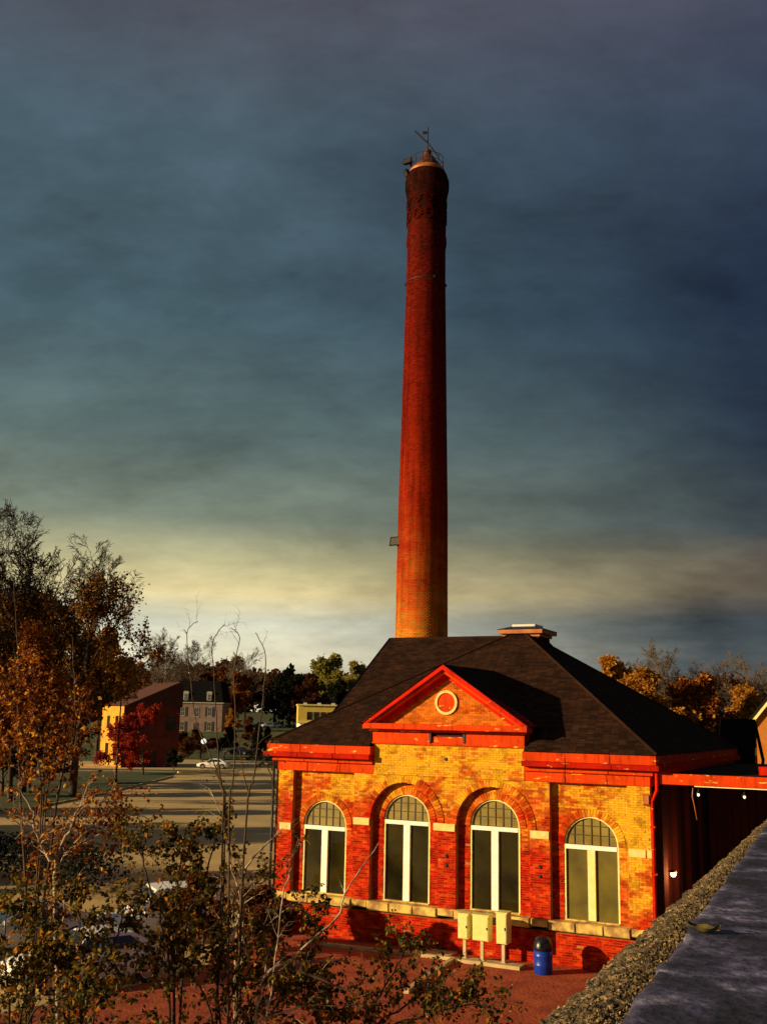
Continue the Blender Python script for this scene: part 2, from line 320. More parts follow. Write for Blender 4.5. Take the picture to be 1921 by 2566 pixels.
# ================================================================== THE SETTING
def sheet(name, poly, z, mat, kind='structure', drape=False):
    mb = MB(); mb.quad([(p[0], p[1], (terrain(p[0], p[1]) if drape else 0)+z) for p in poly]); return tag(mb.build(name, mat), None, kind=kind)
def grid_terrain():
    xs = [-3000, -1500, -800, -500, -350]+[-260+i*13 for i in range(41)]+[350, 500, 800, 1500, 3000]
    ys = [-600, -200, -60, 0, 40, 80, 120, 150, 175]+[185+i*7 for i in range(36)]+[470, 550, 700, 1000, 1600, 3000, 5000]
    mb = MB(); nx = len(xs)
    for y in ys:
        for x in xs: mb.v.append((x, y, terrain(x, y)))
    for j in range(len(ys)-1):
        for i in range(nx-1): a = j*nx+i; mb.f.append((a, a+1, a+nx+1, a+nx)); mb.r.append(.5)
    return tag(mb.build('ground', 'grass', smooth=True), None, kind='structure')
grid_terrain()
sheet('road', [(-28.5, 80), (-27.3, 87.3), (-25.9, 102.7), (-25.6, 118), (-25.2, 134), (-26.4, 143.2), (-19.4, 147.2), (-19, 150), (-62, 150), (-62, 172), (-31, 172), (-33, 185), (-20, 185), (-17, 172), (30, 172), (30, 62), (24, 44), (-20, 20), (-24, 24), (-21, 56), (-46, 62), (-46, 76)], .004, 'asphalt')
sheet('courtyard', [(-14, 10), (-9.5, 29), (-5.2, 34), (-4.6, 41.2), (-3.5, 42), (20, 30), (20, 8), (4, 4)], .008, 'courtyard')
sheet('path', [(-45, 141.5), (-45, 143.5), (-31, 146.5), (-27, 145.6), (-27, 144.4), (-31, 145.0)], .010, 'path')
def kerb(name, pts, w, h, mat, label, cat='kerb'):
    t = thing(name, label, cat, (pts[0][0], pts[0][1], 0)); o0 = Vector((pts[0][0], pts[0][1]))
    n = 0
    for a, b in zip(pts, pts[1:]):
        A = Vector(a[:2]); B = Vector(b[:2]); d = (B-A); L = d.length; m_ = max(1, round(L/2.4)); d /= L; nrm = Vector((-d.y, d.x))*w/2
        for i in range(m_):
            p = A+d*(L*i/m_+.012)-o0; q = A+d*(L*(i+1)/m_-.012)-o0
            mb = MB(); mb.prism([(p-nrm)[:], (q-nrm)[:], (q+nrm)[:], (p+nrm)[:]], 'z', 0, h+rng.uniform(-.008, .008)); mb.build('kerb_stone', mat, t)
    return t
kerb('lawn_kerb', [(-28.5, 80), (-27.3, 87.3), (-25.9, 102.7), (-25.6, 118), (-25.2, 134)], .18, .13, 'concrete', 'long grey kerb curving along the edge of the lawn')
kerb('yellow_kerb', [(-26.3, 143.3), (-19.5, 147.3)], .45, .16, 'yellowpaint', 'bright yellow painted kerb in front of the white car')

# ================================================================== PUMP HOUSE
pump = thing('pump_house', 'red and ochre brick pump house with pediment, four arched windows and dark hipped roof', 'building', BO, -TH)
WIN = [dict(c=-4.94, h=.90, sp=3.71, out='rect', a=-6.2, b=-3.645), dict(c=-1.64, h=.89, sp=4.09, out='arch', a=-2.96, b=-.33),
       dict(c=1.64, h=.89, sp=4.09, out='arch', a=.33, b=2.96), dict(c=4.94, h=.90, sp=3.71, out='rect', a=3.645, b=6.2)]
SILL = 1.35; RD = .24; HWID = 6.93; WTOP = 5.64; CH = .0755
def outer_at(w, z):
    if w['out'] == 'rect': return (w['a'], w['b']) if SILL-.3 < z < 5.66 else None
    c = (w['a']+w['b'])/2; R = (w['b']-w['a'])/2
    if z < SILL-.3: return None
    if z <= w['sp']: return (w['a'], w['b'])
    d = R*R-(z-w['sp'])**2
    return (c-sqrt(d), c+sqrt(d)) if d > 0 else None
def inner_at(w, z):
    if z < SILL: return None
    if z <= w['sp']: return (w['c']-w['h'], w['c']+w['h'])
    d = w['h']**2-(z-w['sp'])**2
    return (w['c']-sqrt(d), w['c']+sqrt(d)) if d > 0 else None
def subtract(iv, cuts):
    for c in cuts:
        if not c: continue
        out = []
        for a, b in iv:
            if c[1] <= a or c[0] >= b: out.append((a, b)); continue
            if c[0] > a: out.append((a, c[0]))
            if c[1] < b: out.append((c[1], b))
        iv = out
    return iv
bricks = []         # (x0,x1,yface,z0,z1)
back = MB()
def course(iv, row, z0, z1, yf, depth):
    for a, b in iv:
        if b-a < .02: continue
        back.box(a, b, yf+.010, yf+depth, z0, z1, skip=())
        off = .1125 if row % 2 else 0.
        x = floor((a-off)/.225)*.225+off
        while x < b:
            l = max(a, x)+.004; r = min(b, x+.225)-.004
            if r-l > .03: bricks.append((l, r, yf, z0+.004, z1-.005))
            x += .225
row = 0; z = 1.36
while z < WTOP-.001:
    z2_ = min(z+CH, WTOP); zm = (z+z2_)/2
    course(subtract([(-HWID, HWID)], [outer_at(w, zm) for w in WIN]), row, z, z2_, 0., RD)
    for w in WIN:
        oo = outer_at(w, zm)
        if oo: course(subtract([oo], [inner_at(w, zm)]), row, z, z2_, RD, .22)
    z = z2_; row += 1
row = 0; z = .0
while z < .99:                                         # plinth, slightly proud
    course([(-HWID-.06, HWID+.06)], row, z, min(z+CH, 1.0), -.06, .4); z += CH; row += 1
row = 0; z = 5.98
while z < 6.72:                                        # block of the centre bay above the cornice line
    course([(-2.84, 2.80)], row, z, min(z+CH, 6.73), -.05, .5); z += CH; row += 1
row = 0; z = WTOP
while z < 5.979:
    course([(-2.84, 2.80)], row, z, min(z+CH, 5.98), -.05, .5); z += CH; row += 1
PZ0, PAPEX = 7.42, 9.15
row = 0; z = PZ0
while z < PAPEX-.1:                                    # tympanum
    hw = 2.85*(PAPEX-z-CH/2)/(PAPEX-PZ0)
    iv = [(-hw, hw)]
    course(iv, row, z, z+CH, 0., .3); z += CH; row += 1
back.build('brick_backing', 'mortar', pump)
camL = Matrix.Rotation(TH, 3, 'Z') @ (Vector((0, 0, CAMH))-BO)
vis = lambda b: (Vector(((b[0]+b[1])/2, b[2], (b[3]+b[4])/2))-camL).length-(1 if b[1]-b[0] > .2 and b[3] > 1.3 else -50)
bricks.sort(key=vis)
bj = MB()
for i, (l, r, yf, a, b) in enumerate(bricks):
    j = rng.uniform(-.004, .007)+(rng.uniform(-.01, .004) if rng.random() < .12 else 0)
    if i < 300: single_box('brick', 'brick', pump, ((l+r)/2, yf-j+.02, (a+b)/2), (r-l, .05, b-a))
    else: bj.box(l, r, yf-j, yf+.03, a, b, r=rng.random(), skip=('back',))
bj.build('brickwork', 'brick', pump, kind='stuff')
# voussoirs: radial bricks round the outer and the window arches
vous = unit_variants('brick', 8, ())
def arch_ring(cx, cz, r0, r1, yf, depth, n):
    for i in range(n):
        a = pi*(i+.5)/n; w_ = pi*(r0+r1)/2/n-.012
        o = bpy.data.objects.new('voussoir', rng.choice(vous)); COL.objects.link(o); o.parent = pump
        o.location = (cx+cos(a)*(r0+r1)/2, yf+depth/2-rng.uniform(0, .006), cz+sin(a)*(r0+r1)/2); o.scale = (w_, depth, r1-r0); o.rotation_euler = (0, pi/2-a, 0)
for w in WIN:
    if w['out'] == 'arch': arch_ring((w['a']+w['b'])/2, w['sp'], 1.305, 1.53, -.028, RD, 44)
    arch_ring(w['c'], w['sp'], w['h']-.005, w['h']+.225, RD-.026, .2, 34)
# stones
def slab(name, mat, x0, x1, y0, y1, z0, z1, parent=pump, bev=.012):
    mb = MB(); b = bev
    mb.v += [(x0, y0+b, z0), (x1, y0+b, z0), (x1, y1, z0), (x0, y1, z0), (x0+b, y0, z0+b), (x1-b, y0, z0+b), (x0+b, y0, z1-b), (x1-b, y0, z1-b), (x0, y0+b, z1), (x1, y0+b, z1), (x1, y1, z1), (x0, y1, z1)]
    mb.f += [(0, 1, 5, 4), (4, 5, 7, 6), (6, 7, 9, 8), (8, 9, 10, 11), (0, 4, 6, 8, 11, 3), (1, 2, 10, 9, 7, 5), (3, 2, 1, 0), (3, 11, 10, 2)]; mb.r = [.5]*8
    return mb.build(name, mat, parent)
for x0, x1, zc in ((-6.72, -6.22, 3.63), (-3.63, -2.98, 3.99), (-.50, .31, 3.98), (2.98, 3.63, 3.95), (6.22, 6.76, 3.60), (6.80, 6.95, 3.60)):
    slab('stone_block', 'stone', x0, x1, -.045, .1, zc-.125, zc+.125)
sx_ = [-7.02, -6.25, -5.35, -4.45, -3.6, -2.98, -2.1, -1.2, -.31, .31, 1.2, 2.1, 2.98, 3.6, 4.5, 5.4, 6.25, 7.02]
for a, b in zip(sx_, sx_[1:]):
    dz = rng.uniform(-.02, .02); deep = any(w['a']-.1 <= a and b <= w['b']+.1 for w in WIN)
    slab('sill_stone', 'sillstone', a+.006, b-.006, -.16 if deep else -.11, RD+.1 if deep else .05, 1.06 if deep else 1.12, 1.352+dz*.2, bev=.03)
for w in WIN:
    slab('sill_stone', 'sillstone', w['c']-w['h']+.002, w['c']+w['h']-.002, RD-.02, RD+.2, 1.354, 1.40)
# cornice
def run(name, mat, x0, x1, y0, z0, z1, back_=.25):     # moulding laid in lengths with open joints
    n_ = max(1, round((x1-x0)/1.35)); d = (x1-x0)/n_
    for i in range(n_): j = rng.uniform(-.007, .007); slab(name, mat, x0+i*d+.004, x0+(i+1)*d-.004, y0+j, back_, z0, z1-.001, bev=.014)
for x0, x1, l, r in ((-HWID, -2.845, 1, 0), (2.805, HWID, 0, 1)):
    for nm, mt, pr, za, zb in (('frieze', 'orangepaint', .035, WTOP+.002, 5.97), ('bed_mould', 'orangepaint', .15, 5.972, 6.13), ('corona', 'crimson', .40, 6.132, 6.30), ('gutter_fascia', 'redpaint2', .30, 6.302, 6.60)):
        run(nm, mt, x0-(pr if l else 0), x1+(pr if r else 0), -pr, za, zb)
for sgn in (-1, 1):                                    # returns along both flanks
    for nm, mt, pr, za, zb in (('frieze', 'orangepaint', .03, WTOP+.004, 5.965), ('bed_mould', 'redpaint', .145, 5.975, 6.125), ('corona', 'redpaint', .395, 6.136, 6.316), ('gutter_fascia', 'redpaint2', .295, 6.325, 6.595)):
        xo = sgn*(HWID+pr); xi = sgn*(HWID-.1)
        MB().box(min(xo, xi), max(xo, xi), .26, 15.0, za, zb).build(nm, mt, pump)
# centre bay entablature, pediment
slab('entablature_frieze', 'orangepaint', -2.88, -.62, -.10, .4, 6.735, 7.14); slab('entablature_frieze', 'orangepaint', .66, 2.84, -.10, .4, 6.735, 7.14)
slab('entablature_frieze', 'orangepaint', -.615, .655, -.05, .4, 6.735, 7.0); MB().box(-.6, .64, .02, .4, 7.0, 7.14).build('broken_panel', 'darkred', pump)
slab('architrave', 'redpaint2', -2.9, 2.86, -.125, .4, 6.70, 6.76)
slab('entablature_bed_mould', 'redpaint2', -2.97, 2.93, -.22, .4, 7.142, 7.22)
slab('pediment_cornice', 'redpaint2', -3.1, 3.06, -.50, .1, 7.222, 7.42)
for x in (-.62, .66): slab('bracket', 'iron', x-.05, x+.05, -.13, .2, 6.80, 7.12)
TIP = 3.12; AP = 9.47; TZ = 7.405
sl_ = (AP-TZ)/TIP; nx_, nz_ = -sl_/sqrt(1+sl_**2), 1/sqrt(1+sl_**2)
for sg in (-1, 1):
    def rk(name, mat, d0, d1, y0, y1):                  # strip between two offsets below the roof line
        ap0, ap1 = AP-d0/nz_, AP-d1/nz_
        p = [(0, ap1), (0, ap0), (sg*(ap0-TZ)/sl_, TZ+.02), (sg*(ap1-TZ)/sl_, TZ+.02)]
        MB().prism(p if sg > 0 else p[::-1], 'y', y0, y1).build(name, mat, pump)
    rk('raking_cornice', 'redpaint', 0., .15, -.52, .35); rk('raking_mould', 'redpaint2', .152, .25, -.40, .35); rk('raking_soffit', 'redpaint', .252, .40, -.12, .35)
ring = MB()
n = 28; cx, cz = -.05, 8.17
for i in range(n):
    a0, a1 = 2*pi*i/n, 2*pi*(i+1)/n
    for r0, r1, y0, y1 in ((.335, .42, -.07, -.07), (.42, .42, -.07, .02), (.335, .335, .02, -.07)):
        if r0 == r1: ring.quad([(cx+r0*cos(a0), y0, cz+r0*sin(a0)), (cx+r0*cos(a0), y1, cz+r0*sin(a0)), (cx+r0*cos(a1), y1, cz+r0*sin(a1)), (cx+r0*cos(a1), y0, cz+r0*sin(a1))])
        else: ring.quad([(cx+r0*cos(a0), y0, cz+r0*sin(a0)), (cx+r1*cos(a0), y0, cz+r1*sin(a0)), (cx+r1*cos(a1), y0, cz+r1*sin(a1)), (cx+r0*cos(a1), y0, cz+r0*sin(a1))])
ring.build('roundel_ring', 'stone', pump)
MB().prism([(cx+.338*cos(2*pi*i/n), cz+.338*sin(2*pi*i/n)) for i in range(n)], 'y', -.03, .01).build('roundel_panel', 'orangepaint', pump)
# windows
def clip(poly, inside, inter):
    out = []
    for i in range(len(poly)):
        a, b = poly[i-1], poly[i]
        if inside(b):
            if not inside(a): out.append(inter(a, b))
            out.append(b)
        elif inside(a): out.append(inter(a, b))
    return out
def clip_arch(cell, cx, cz, R):
    n = 20; P_ = [(cx+R*cos(pi*i/n), cz+R*sin(pi*i/n)) for i in range(n+1)]
    for a, b in zip(P_, P_[1:]):
        f = lambda p: (b[0]-a[0])*(p[1]-a[1])-(b[1]-a[1])*(p[0]-a[0])
        def inter(p, q): t = f(p)/(f(p)-f(q)); return (p[0]+(q[0]-p[0])*t, p[1]+(q[1]-p[1])*t)
        cell = clip(cell, lambda p: f(p) >= 0, inter)
        if len(cell) < 3: return None
    return cell
for w in WIN:
    c, h, sp = w['c'], w['h'], w['sp']; yf = RD+.07
    fr = bpy.data.objects.new('arched_window', None); COL.objects.link(fr); fr.parent = pump; fr.empty_display_size = .1
    f = MB(); t = .055; n = 24
    path_o = [(c-h, 1.40)]+[(c-h*cos(pi*i/n), sp+h*sin(pi*i/n)) for i in range(n+1)]+[(c+h, 1.40)]
    path_i = [(c-h+t, 1.40)]+[(c-(h-t)*cos(pi*i/n), sp+(h-t)*sin(pi*i/n)) for i in range(n+1)]+[(c+h-t, 1.40)]
    for i in range(len(path_o)-1):
        o0, o1, i0, i1 = path_o[i], path_o[i+1], path_i[i], path_i[i+1]
        f.quad([(o0[0], yf-.05, o0[1]), (i0[0], yf-.05, i0[1]), (i1[0], yf-.05, i1[1]), (o1[0], yf-.05, o1[1])])
        f.quad([(i0[0], yf-.05, i0[1]), (i0[0], yf+.05, i0[1]), (i1[0], yf+.05, i1[1]), (i1[0], yf-.05, i1[1])])
    f.build('frame', 'cream', fr)
    slab('transom', 'white', c-h+t+.002, c+h-t-.002, yf-.065, yf+.04, sp-.15, sp-.005, fr, .008)
    slab('mullion', 'white' if w is not WIN[3] else 'cream', c-.13, c+.13, yf-.06, yf+.04, 1.402, sp-.152, fr, .008)
    for x0, x1 in ((c-h+t, c-.13), (c+.13, c+h-t)):
        MB().quad([(x0, yf+.02, 1.402), (x1, yf+.02, 1.402), (x1, yf+.022, sp-.152), (x0, yf+.022, sp-.152)]).build('pane', 'dustyglass' if w is WIN[3] else 'glass', fr)
    Ri = h-t; nx = 6; dx = 2*Ri/nx; rows = [0, Ri*.36, Ri*.70, Ri]
    for i in range(nx):
        for a, b in zip(rows, rows[1:]):
            cell = clip_arch([(c-Ri+i*dx+.009, sp+a+.009), (c-Ri+(i+1)*dx-.009, sp+a+.009), (c-Ri+(i+1)*dx-.009, sp+b-.009), (c-Ri+i*dx+.009, sp+b-.009)], c, sp, Ri-.004)
            if cell: tl = rng.uniform(-.004, .004); MB().quad([(p[0], yf+.02+tl*(p[1]-sp), p[1]) for p in cell]).build('fanlight_pane', 'oldglass', fr)
    for i in range(1, nx):
        x = c-Ri+i*dx; MB().box(x-.011, x+.011, yf-.005, yf+.03, sp, sp+sqrt(max(0, Ri**2-(x-c)**2))).build('muntin', 'muntin', fr)
    for a in rows[1:-1]:
        hw = sqrt(Ri**2-a*a); MB().box(c-hw, c+hw, yf-.002, yf+.028, sp+a-.011, sp+a+.011).build('muntin', 'muntin', fr)
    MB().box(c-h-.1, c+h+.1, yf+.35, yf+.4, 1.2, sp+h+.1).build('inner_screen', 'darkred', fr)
# flank and rear walls
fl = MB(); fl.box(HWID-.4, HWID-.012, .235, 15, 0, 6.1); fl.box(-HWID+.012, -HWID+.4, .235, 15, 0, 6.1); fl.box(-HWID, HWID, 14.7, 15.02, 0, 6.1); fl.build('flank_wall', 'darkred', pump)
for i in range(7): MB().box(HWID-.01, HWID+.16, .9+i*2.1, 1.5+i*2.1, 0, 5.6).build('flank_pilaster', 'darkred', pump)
# roof ----------------------------------------------------------------------
EV = 6.605; EX = 7.26; AY = 7.4; AZ = 11.27
e = [(-EX, -.34, EV), (EX, -.34, EV), (EX, 15.2, EV), (-EX, 15.2, EV)]; apx = (0, AY, AZ)
roof = MB()
def mz(y): return EV+(y+.34)*(AZ-EV)/(AY+.34)
roof.quad([e[0], (-2.9, -.34, EV), (-2.9, .33, mz(.33)), (2.86, .33, mz(.33)), (2.86, -.34, EV), e[1], apx])
for a, b in ((1, 2), (2, 3), (3, 0)): roof.quad([e[a], e[b], apx])
for q4 in ([e[3], e[2], (EX, .33, EV), (-EX, .33, EV)], [(-EX, .33, EV), (-2.9, .33, EV), (-2.9, -.34, EV), e[0]], [(2.86, .33, EV), (EX, .33, EV), e[1], (2.86, -.34, EV)]): roof.quad(q4)
WX, WY, WZ = -7.06, 9.35, 11.17; wsl = .675; wy0 = WY-(WZ-EV)/wsl
wing = [(WX, wy0, EV), (0, wy0, EV), (0, WY, WZ), (WX, WY, WZ), (WX, 2*WY-wy0, EV), (0, 2*WY-wy0, EV)]
roof.quad([wing[0], wing[1], wing[2], wing[3]]); roof.quad([wing[3], wing[2], wing[5], wing[4]])
def mainz(y): return EV+(y+.34)*(AZ-EV)/(AY+.34)
yb = (AP-EV)/((AZ-EV)/(AY+.34))-.34+.1
for sg in (-1, 1): roof.quad([(0, -.56, AP+.004), (sg*(TIP+.04), -.56, TZ-.03), (sg*(TIP+.04), 1.4, TZ-.03), (0, yb, AP+.004)][::sg])
ro = roof.build('roof', 'roofbase', pump)
MB().quad([(-7.0, wy0+.1, EV), (-7.0, 2*WY-wy0-.1, EV), (-7.0, WY, WZ-.08)]).build('wing_gable', 'brick', pump)
for a_, b_ in (((WX, WY, WZ), (WX, wy0, EV)),):
    MB().tube([Vector(a_)+Vector((-.02, 0, .02)), Vector(b_)+Vector((-.02, 0, .02))], .05, 4).build('verge_board', 'iron', ro)
shing = []
def shingle(poly3, course_=.14, tabw=.27):
    """lay rows on a planar polygon whose first edge is the eave"""
    P3 = [Vector(p) for p in poly3]; u = (P3[1]-P3[0]).normalized(); nn = u.cross(P3[2]-P3[0]).normalized(); v = nn.cross(u)
    if nn.z < 0: nn = -nn; v = -v
    q = [((p-P3[0]).dot(u), (p-P3[0]).dot(v)) for p in P3]; vm = max(p[1] for p in q)
    j = 0; y = 0.
    while y < vm:
        ym = y+course_/2; xs = []
        for i in range(len(q)):
            a, b = q[i-1], q[i]
            if (a[1] <= ym) != (b[1] <= ym): xs.append(a[0]+(b[0]-a[0])*(ym-a[1])/(b[1]-a[1]))
        if len(xs) == 2:
            a, b = min(xs), max(xs); x = a-(tabw/2 if j % 2 else 0)-rng.random()*.05
            while x < b:
                l, r = max(x, a), min(x+tabw, b)
                if r-l > .04 and not (-2.92-tabw/2 < (P3[0]+u*((l+r)/2)+v*ym).x < 2.88+tabw/2 and -.4 < (P3[0]+u*((l+r)/2)+v*ym).y < .36 and (P3[0]+v*ym).z < 7.2): shing.append((P3[0]+u*((l+r)/2)+v*ym, u, v, nn, r-l-.008, course_))
                x += tabw
        y += course_; j += 1
shingle([e[0], e[1], apx]); shingle([e[1], e[2], apx]); shingle([wing[0], wing[1], wing[2], wing[3]])
for sg in (-1, 1):
    s_ = [(sg*(TIP+.04), -.56, TZ-.03), (sg*(TIP+.04), 1.4, TZ-.03), (0, yb, AP+.004), (0, -.56, AP+.004)]; shingle(s_)
sj = MB(); cw = Vector((0, 0, CAMH)); Rz = Matrix.Rotation(-TH, 3, 'Z')
shing.sort(key=lambda s: ((Rz @ s[0]+BO)-cw).length/max(.05, (Rz @ s[3]).dot((cw-(Rz @ s[0]+BO)).normalized())))
su = unit_variants('shingle', 8, ())
for i, (c, u, v, nn, w_, ch) in enumerate(shing):
    lift = rng.uniform(.016, .034)
    if i < 300:
        o = bpy.data.objects.new('shingle', rng.choice(su)); COL.objects.link(o); o.parent = ro
        vv = (v*ch-nn*lift*.7).normalized(); n2_ = u.cross(vv)
        o.matrix_local = Matrix.Translation(c+nn*(lift*.5+.004)) @ Matrix((u, vv, n2_)).transposed().to_4x4() @ Matrix.Diagonal((w_, ch, .012, 1))
    else:
        r = rng.random(); hu = u*(w_/2); hv = v*(ch/2)
        lo = c-hv; hi = c+hv+v*.01
        a, b, c2, d2 = lo-hu+nn*lift, lo+hu+nn*lift, hi+hu+nn*.004, hi-hu+nn*.004
        sj.quad([a, b, c2, d2], r); sj.quad([lo-hu, lo+hu, b, a], r); sj.quad([lo-hu, a, d2, hi-hu], r); sj.quad([lo+hu, hi+hu, c2, b], r)
sj.build('shingle_courses', 'shingle', ro, kind='stuff')
for a_, b_ in ((e[1], apx), (e[0], apx), (e[2], apx)):
    MB().tube([Vector(a_)+Vector((0, 0, .02)), Vector(b_)+Vector((0, 0, .02))], .055, 5).build('hip_cap', 'shingle', ro)
MB().tube([(WX, WY, WZ+.01), (0, WY, WZ+.01)], .06, 5).build('ridge_cap', 'shingle', ro)
# ventilator at the apex
V0 = (.12, 7.9)
vb = MB(); vb.box(V0[0]-.72, V0[0]+.72, V0[1]-.72, V0[1]+.72, 10.3, 11.18); vt = vb.build('roof_ventilator', 'shingle', pump)
flare = MB()
for q in range(4):
    a0 = pi/4+q*pi/2; a1 = a0+pi/2; r0, r1 = 1.02*1.55, 1.02
    flare.quad([(V0[0]+r0*cos(a0), V0[1]+r0*sin(a0), 10.35), (V0[0]+r0*cos(a1), V0[1]+r0*sin(a1), 10.35), (V0[0]+r1*cos(a1), V0[1]+r1*sin(a1), 10.85), (V0[0]+r1*cos(a0), V0[1]+r1*sin(a0), 10.85)])
flare.build('flashing', 'shingle', vt)
MB().box(V0[0]-.80, V0[0]+.80, V0[1]-.80, V0[1]+.80, 11.0, 11.12).build('neck_mould', 'ventorange', vt)
MB().box(V0[0]-.96, V0[0]+.96, V0[1]-.96, V0[1]+.96, 11.122, 11.29).build('cap_fascia', 'ventorange', vt)
hip = MB(); a_ = 1.0; b_ = .52
for q in range(4):
    p = [(-1, -1), (1, -1), (1, 1), (-1, 1)]; s0, s1 = p[q], p[(q+1) % 4]
    hip.quad([(V0[0]+s0[0]*a_, V0[1]+s0[1]*a_, 11.292), (V0[0]+s1[0]*a_, V0[1]+s1[1]*a_, 11.292), (V0[0]+s1[0]*b_, V0[1]+s1[1]*b_, 11.44), (V0[0]+s0[0]*b_, V0[1]+s0[1]*b_, 11.44)])
hip.build('cap_roof', 'iron', vt); MB().box(V0[0]-.5, V0[0]+.5, V0[1]-.5, V0[1]+.5, 11.442, 11.53).build('cap_lid', 'zinc', vt)
# downpipe and hopper on the right corner
dp = MB(); dp.tube([(7.18, -.12, 6.2), (7.18, -.12, 5.55), (7.02, -.10, 5.2), (7.02, -.10, .1)], .055, 8); d_ = dp.build('downpipe', 'redpaint', pump, smooth=True)
slab('pipe_hopper', 'copper', 6.72, 6.98, -.2, .05, 5.08, 5.42, d_, .05)
for z in (1.6, 3.0, 4.4): MB().box(6.94, 7.10, -.17, .0, z, z+.06).build('pipe_bracket', 'redpaint', d_)
dp = MB(); dp.tube([(-7.0, -.10, 6.1), (-7.0, -.10, .1)], .05, 8).build('downpipe', 'iron', pump, smooth=True)
for x, z in ((-.02, 3.05), (-.02, 2.75), (3.3, 2.95), (3.3, 2.65), (-.04, 6.25)):
    MB().lathe([(.045, -.03), (.06, .0), (.045, .03)], 0, 0, 8).build('tie_plate', 'iron', pump).matrix_local = Matrix.Translation((x, -.02 if z < 6 else -.07, z)) @ Matrix.Rotation(pi/2, 4, 'X')
def LW(x, y, z): return Rz @ Vector((x, y, z))+BO

# ================================================================== CANOPY beside the pump house
can = thing('canopy', 'flat canopy with peeling red fascia beam against the shaded side of the pump house', 'canopy', LW(7.3, 0, 0), -TH)
MB().box(-.02, 7.5, .10, 13.5, 5.80, 6.02).build('canopy_roof', 'roofbase', can)
slab('fascia_beam', 'redpaint2', -.06, 7.5, -.04, .098, 5.74, 6.07, can, .01)
slab('upper_fascia', 'redpaint', 2.6, 7.5, 2.2, 2.4, 6.03, 6.30, can, .01); MB().box(2.62, 7.5, 2.41, 9, 6.022, 6.29).build('upper_roof', 'roofbase', can)
slab('upper_fascia', 'redpaint', 4.3, 7.5, 4.6, 4.8, 6.30, 6.62, can, .01); MB().box(4.32, 7.5, 4.81, 9, 6.292, 6.60).build('upper_roof', 'roofbase', can)
slab('trim_strip', 'cream', 1.0, 7.5, .0, .06, 5.70, 5.738, can, .004)
for i in range(26):
    MB().box(-.3+i*.3, -.3+i*.3+.27, 9.0-rng.uniform(0, .03), 9.1, 0, 5.8).build('board', 'darkred', can)
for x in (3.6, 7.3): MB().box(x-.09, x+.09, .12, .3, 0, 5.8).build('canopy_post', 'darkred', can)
for x, lb in ((1.05, 'left'), (2.42, 'right')):
    b = thing('bulb_lamp', 'small bare bulb hanging under the canopy beam '+('beside the dangling cable' if lb == 'left' else 'out along the pale trim strip'), 'lamp', LW(7.3+x, .35, 5.45), -TH)
    MB().tube([(0, 0, .35), (0, 0, .06)], .012, 5).build('cord', 'iron', b); MB().lathe([(.02, .11), (.035, .10), (.085, .045), (.08, .04), (.02, .09)], n=12).build('shade', 'iron', b); MB().lathe([(.016, .06), (.03, .04), (.042, 0), (.03, -.035), (.01, -.05)], n=12).build('bulb', material('bulb_glow', (.9, .85, .7), None, emit=((1, .85, .55), 1.2)), b, smooth=True)
cb = MB(); cb.tube([LW(8.22, .25, 5.74), LW(8.18, .25, 5.4), LW(8.24, .25, 5.1), LW(8.30, .25, 4.7)], .018, 5)
tag(cb.build('hanging_cable', 'copper', smooth=True), 'loose cable dangling from the red canopy beam', 'cable')
wl = thing('wall_lamp', 'lit round wall lamp on the shaded flank of the pump house', 'lamp', LW(6.95, 1.75, 2.85), -TH)
MB().box(-.02, .10, -.06, .06, -.06, .06).build('bracket', 'iron', wl)
MB().lathe([(.03, .10), (.07, .075), (.095, 0), (.07, -.075), (.03, -.10)], .24, 0, 16).build('globe', material('lamp_glow', (.9, .85, .75), None, emit=((1, .66, .32), 3.2)), wl, smooth=True)
MB().lathe([(.03, .125), (.10, .10), (.125, .05), (.12, .045), (.03, .108)], .24, 0, 16).build('hood', 'iron', wl, smooth=True)
pl = bpy.data.lights.new('wall_lamp_light', 'POINT'); pl.energy = 80; pl.color = (1, .28, .08); pl.shadow_soft_size = .14; po = bpy.data.objects.new('lamp_light', pl); COL.objects.link(po); po.parent = wl; po.location = (.46, 0, 0)
# roof hood behind the canopy
hd = thing('roof_hood', 'black trapezoid sheet metal hood standing above the canopy roof', 'roof vent', D((1850, 1880), 48)-Vector((0, 0, .6)), -.25)
h_ = MB(); h_.v = [(-.95, -.5, 0), (.62, -.5, 0), (.62, .5, 0), (-.95, .5, 0), (-.72, -.4, 1.95), (.72, -.4, 1.95), (.72, .4, 1.95), (-.72, .4, 1.95)]
h_.f = [(0, 1, 5, 4), (1, 2, 6, 5), (2, 3, 7, 6), (3, 0, 4, 7), (4, 5, 6, 7)]; h_.r = [.5]*5; h_.build('hood', 'soot', hd)
MB().tube([(.70, -.3, 1.85), (.98, -.3, .2), (.95, -.3, 0)], .07, 6).build('brace', 'soot', hd)
MB().box(-.3, 1.1, -.45, .45, -6.3, .0).build('flue', 'soot', hd)

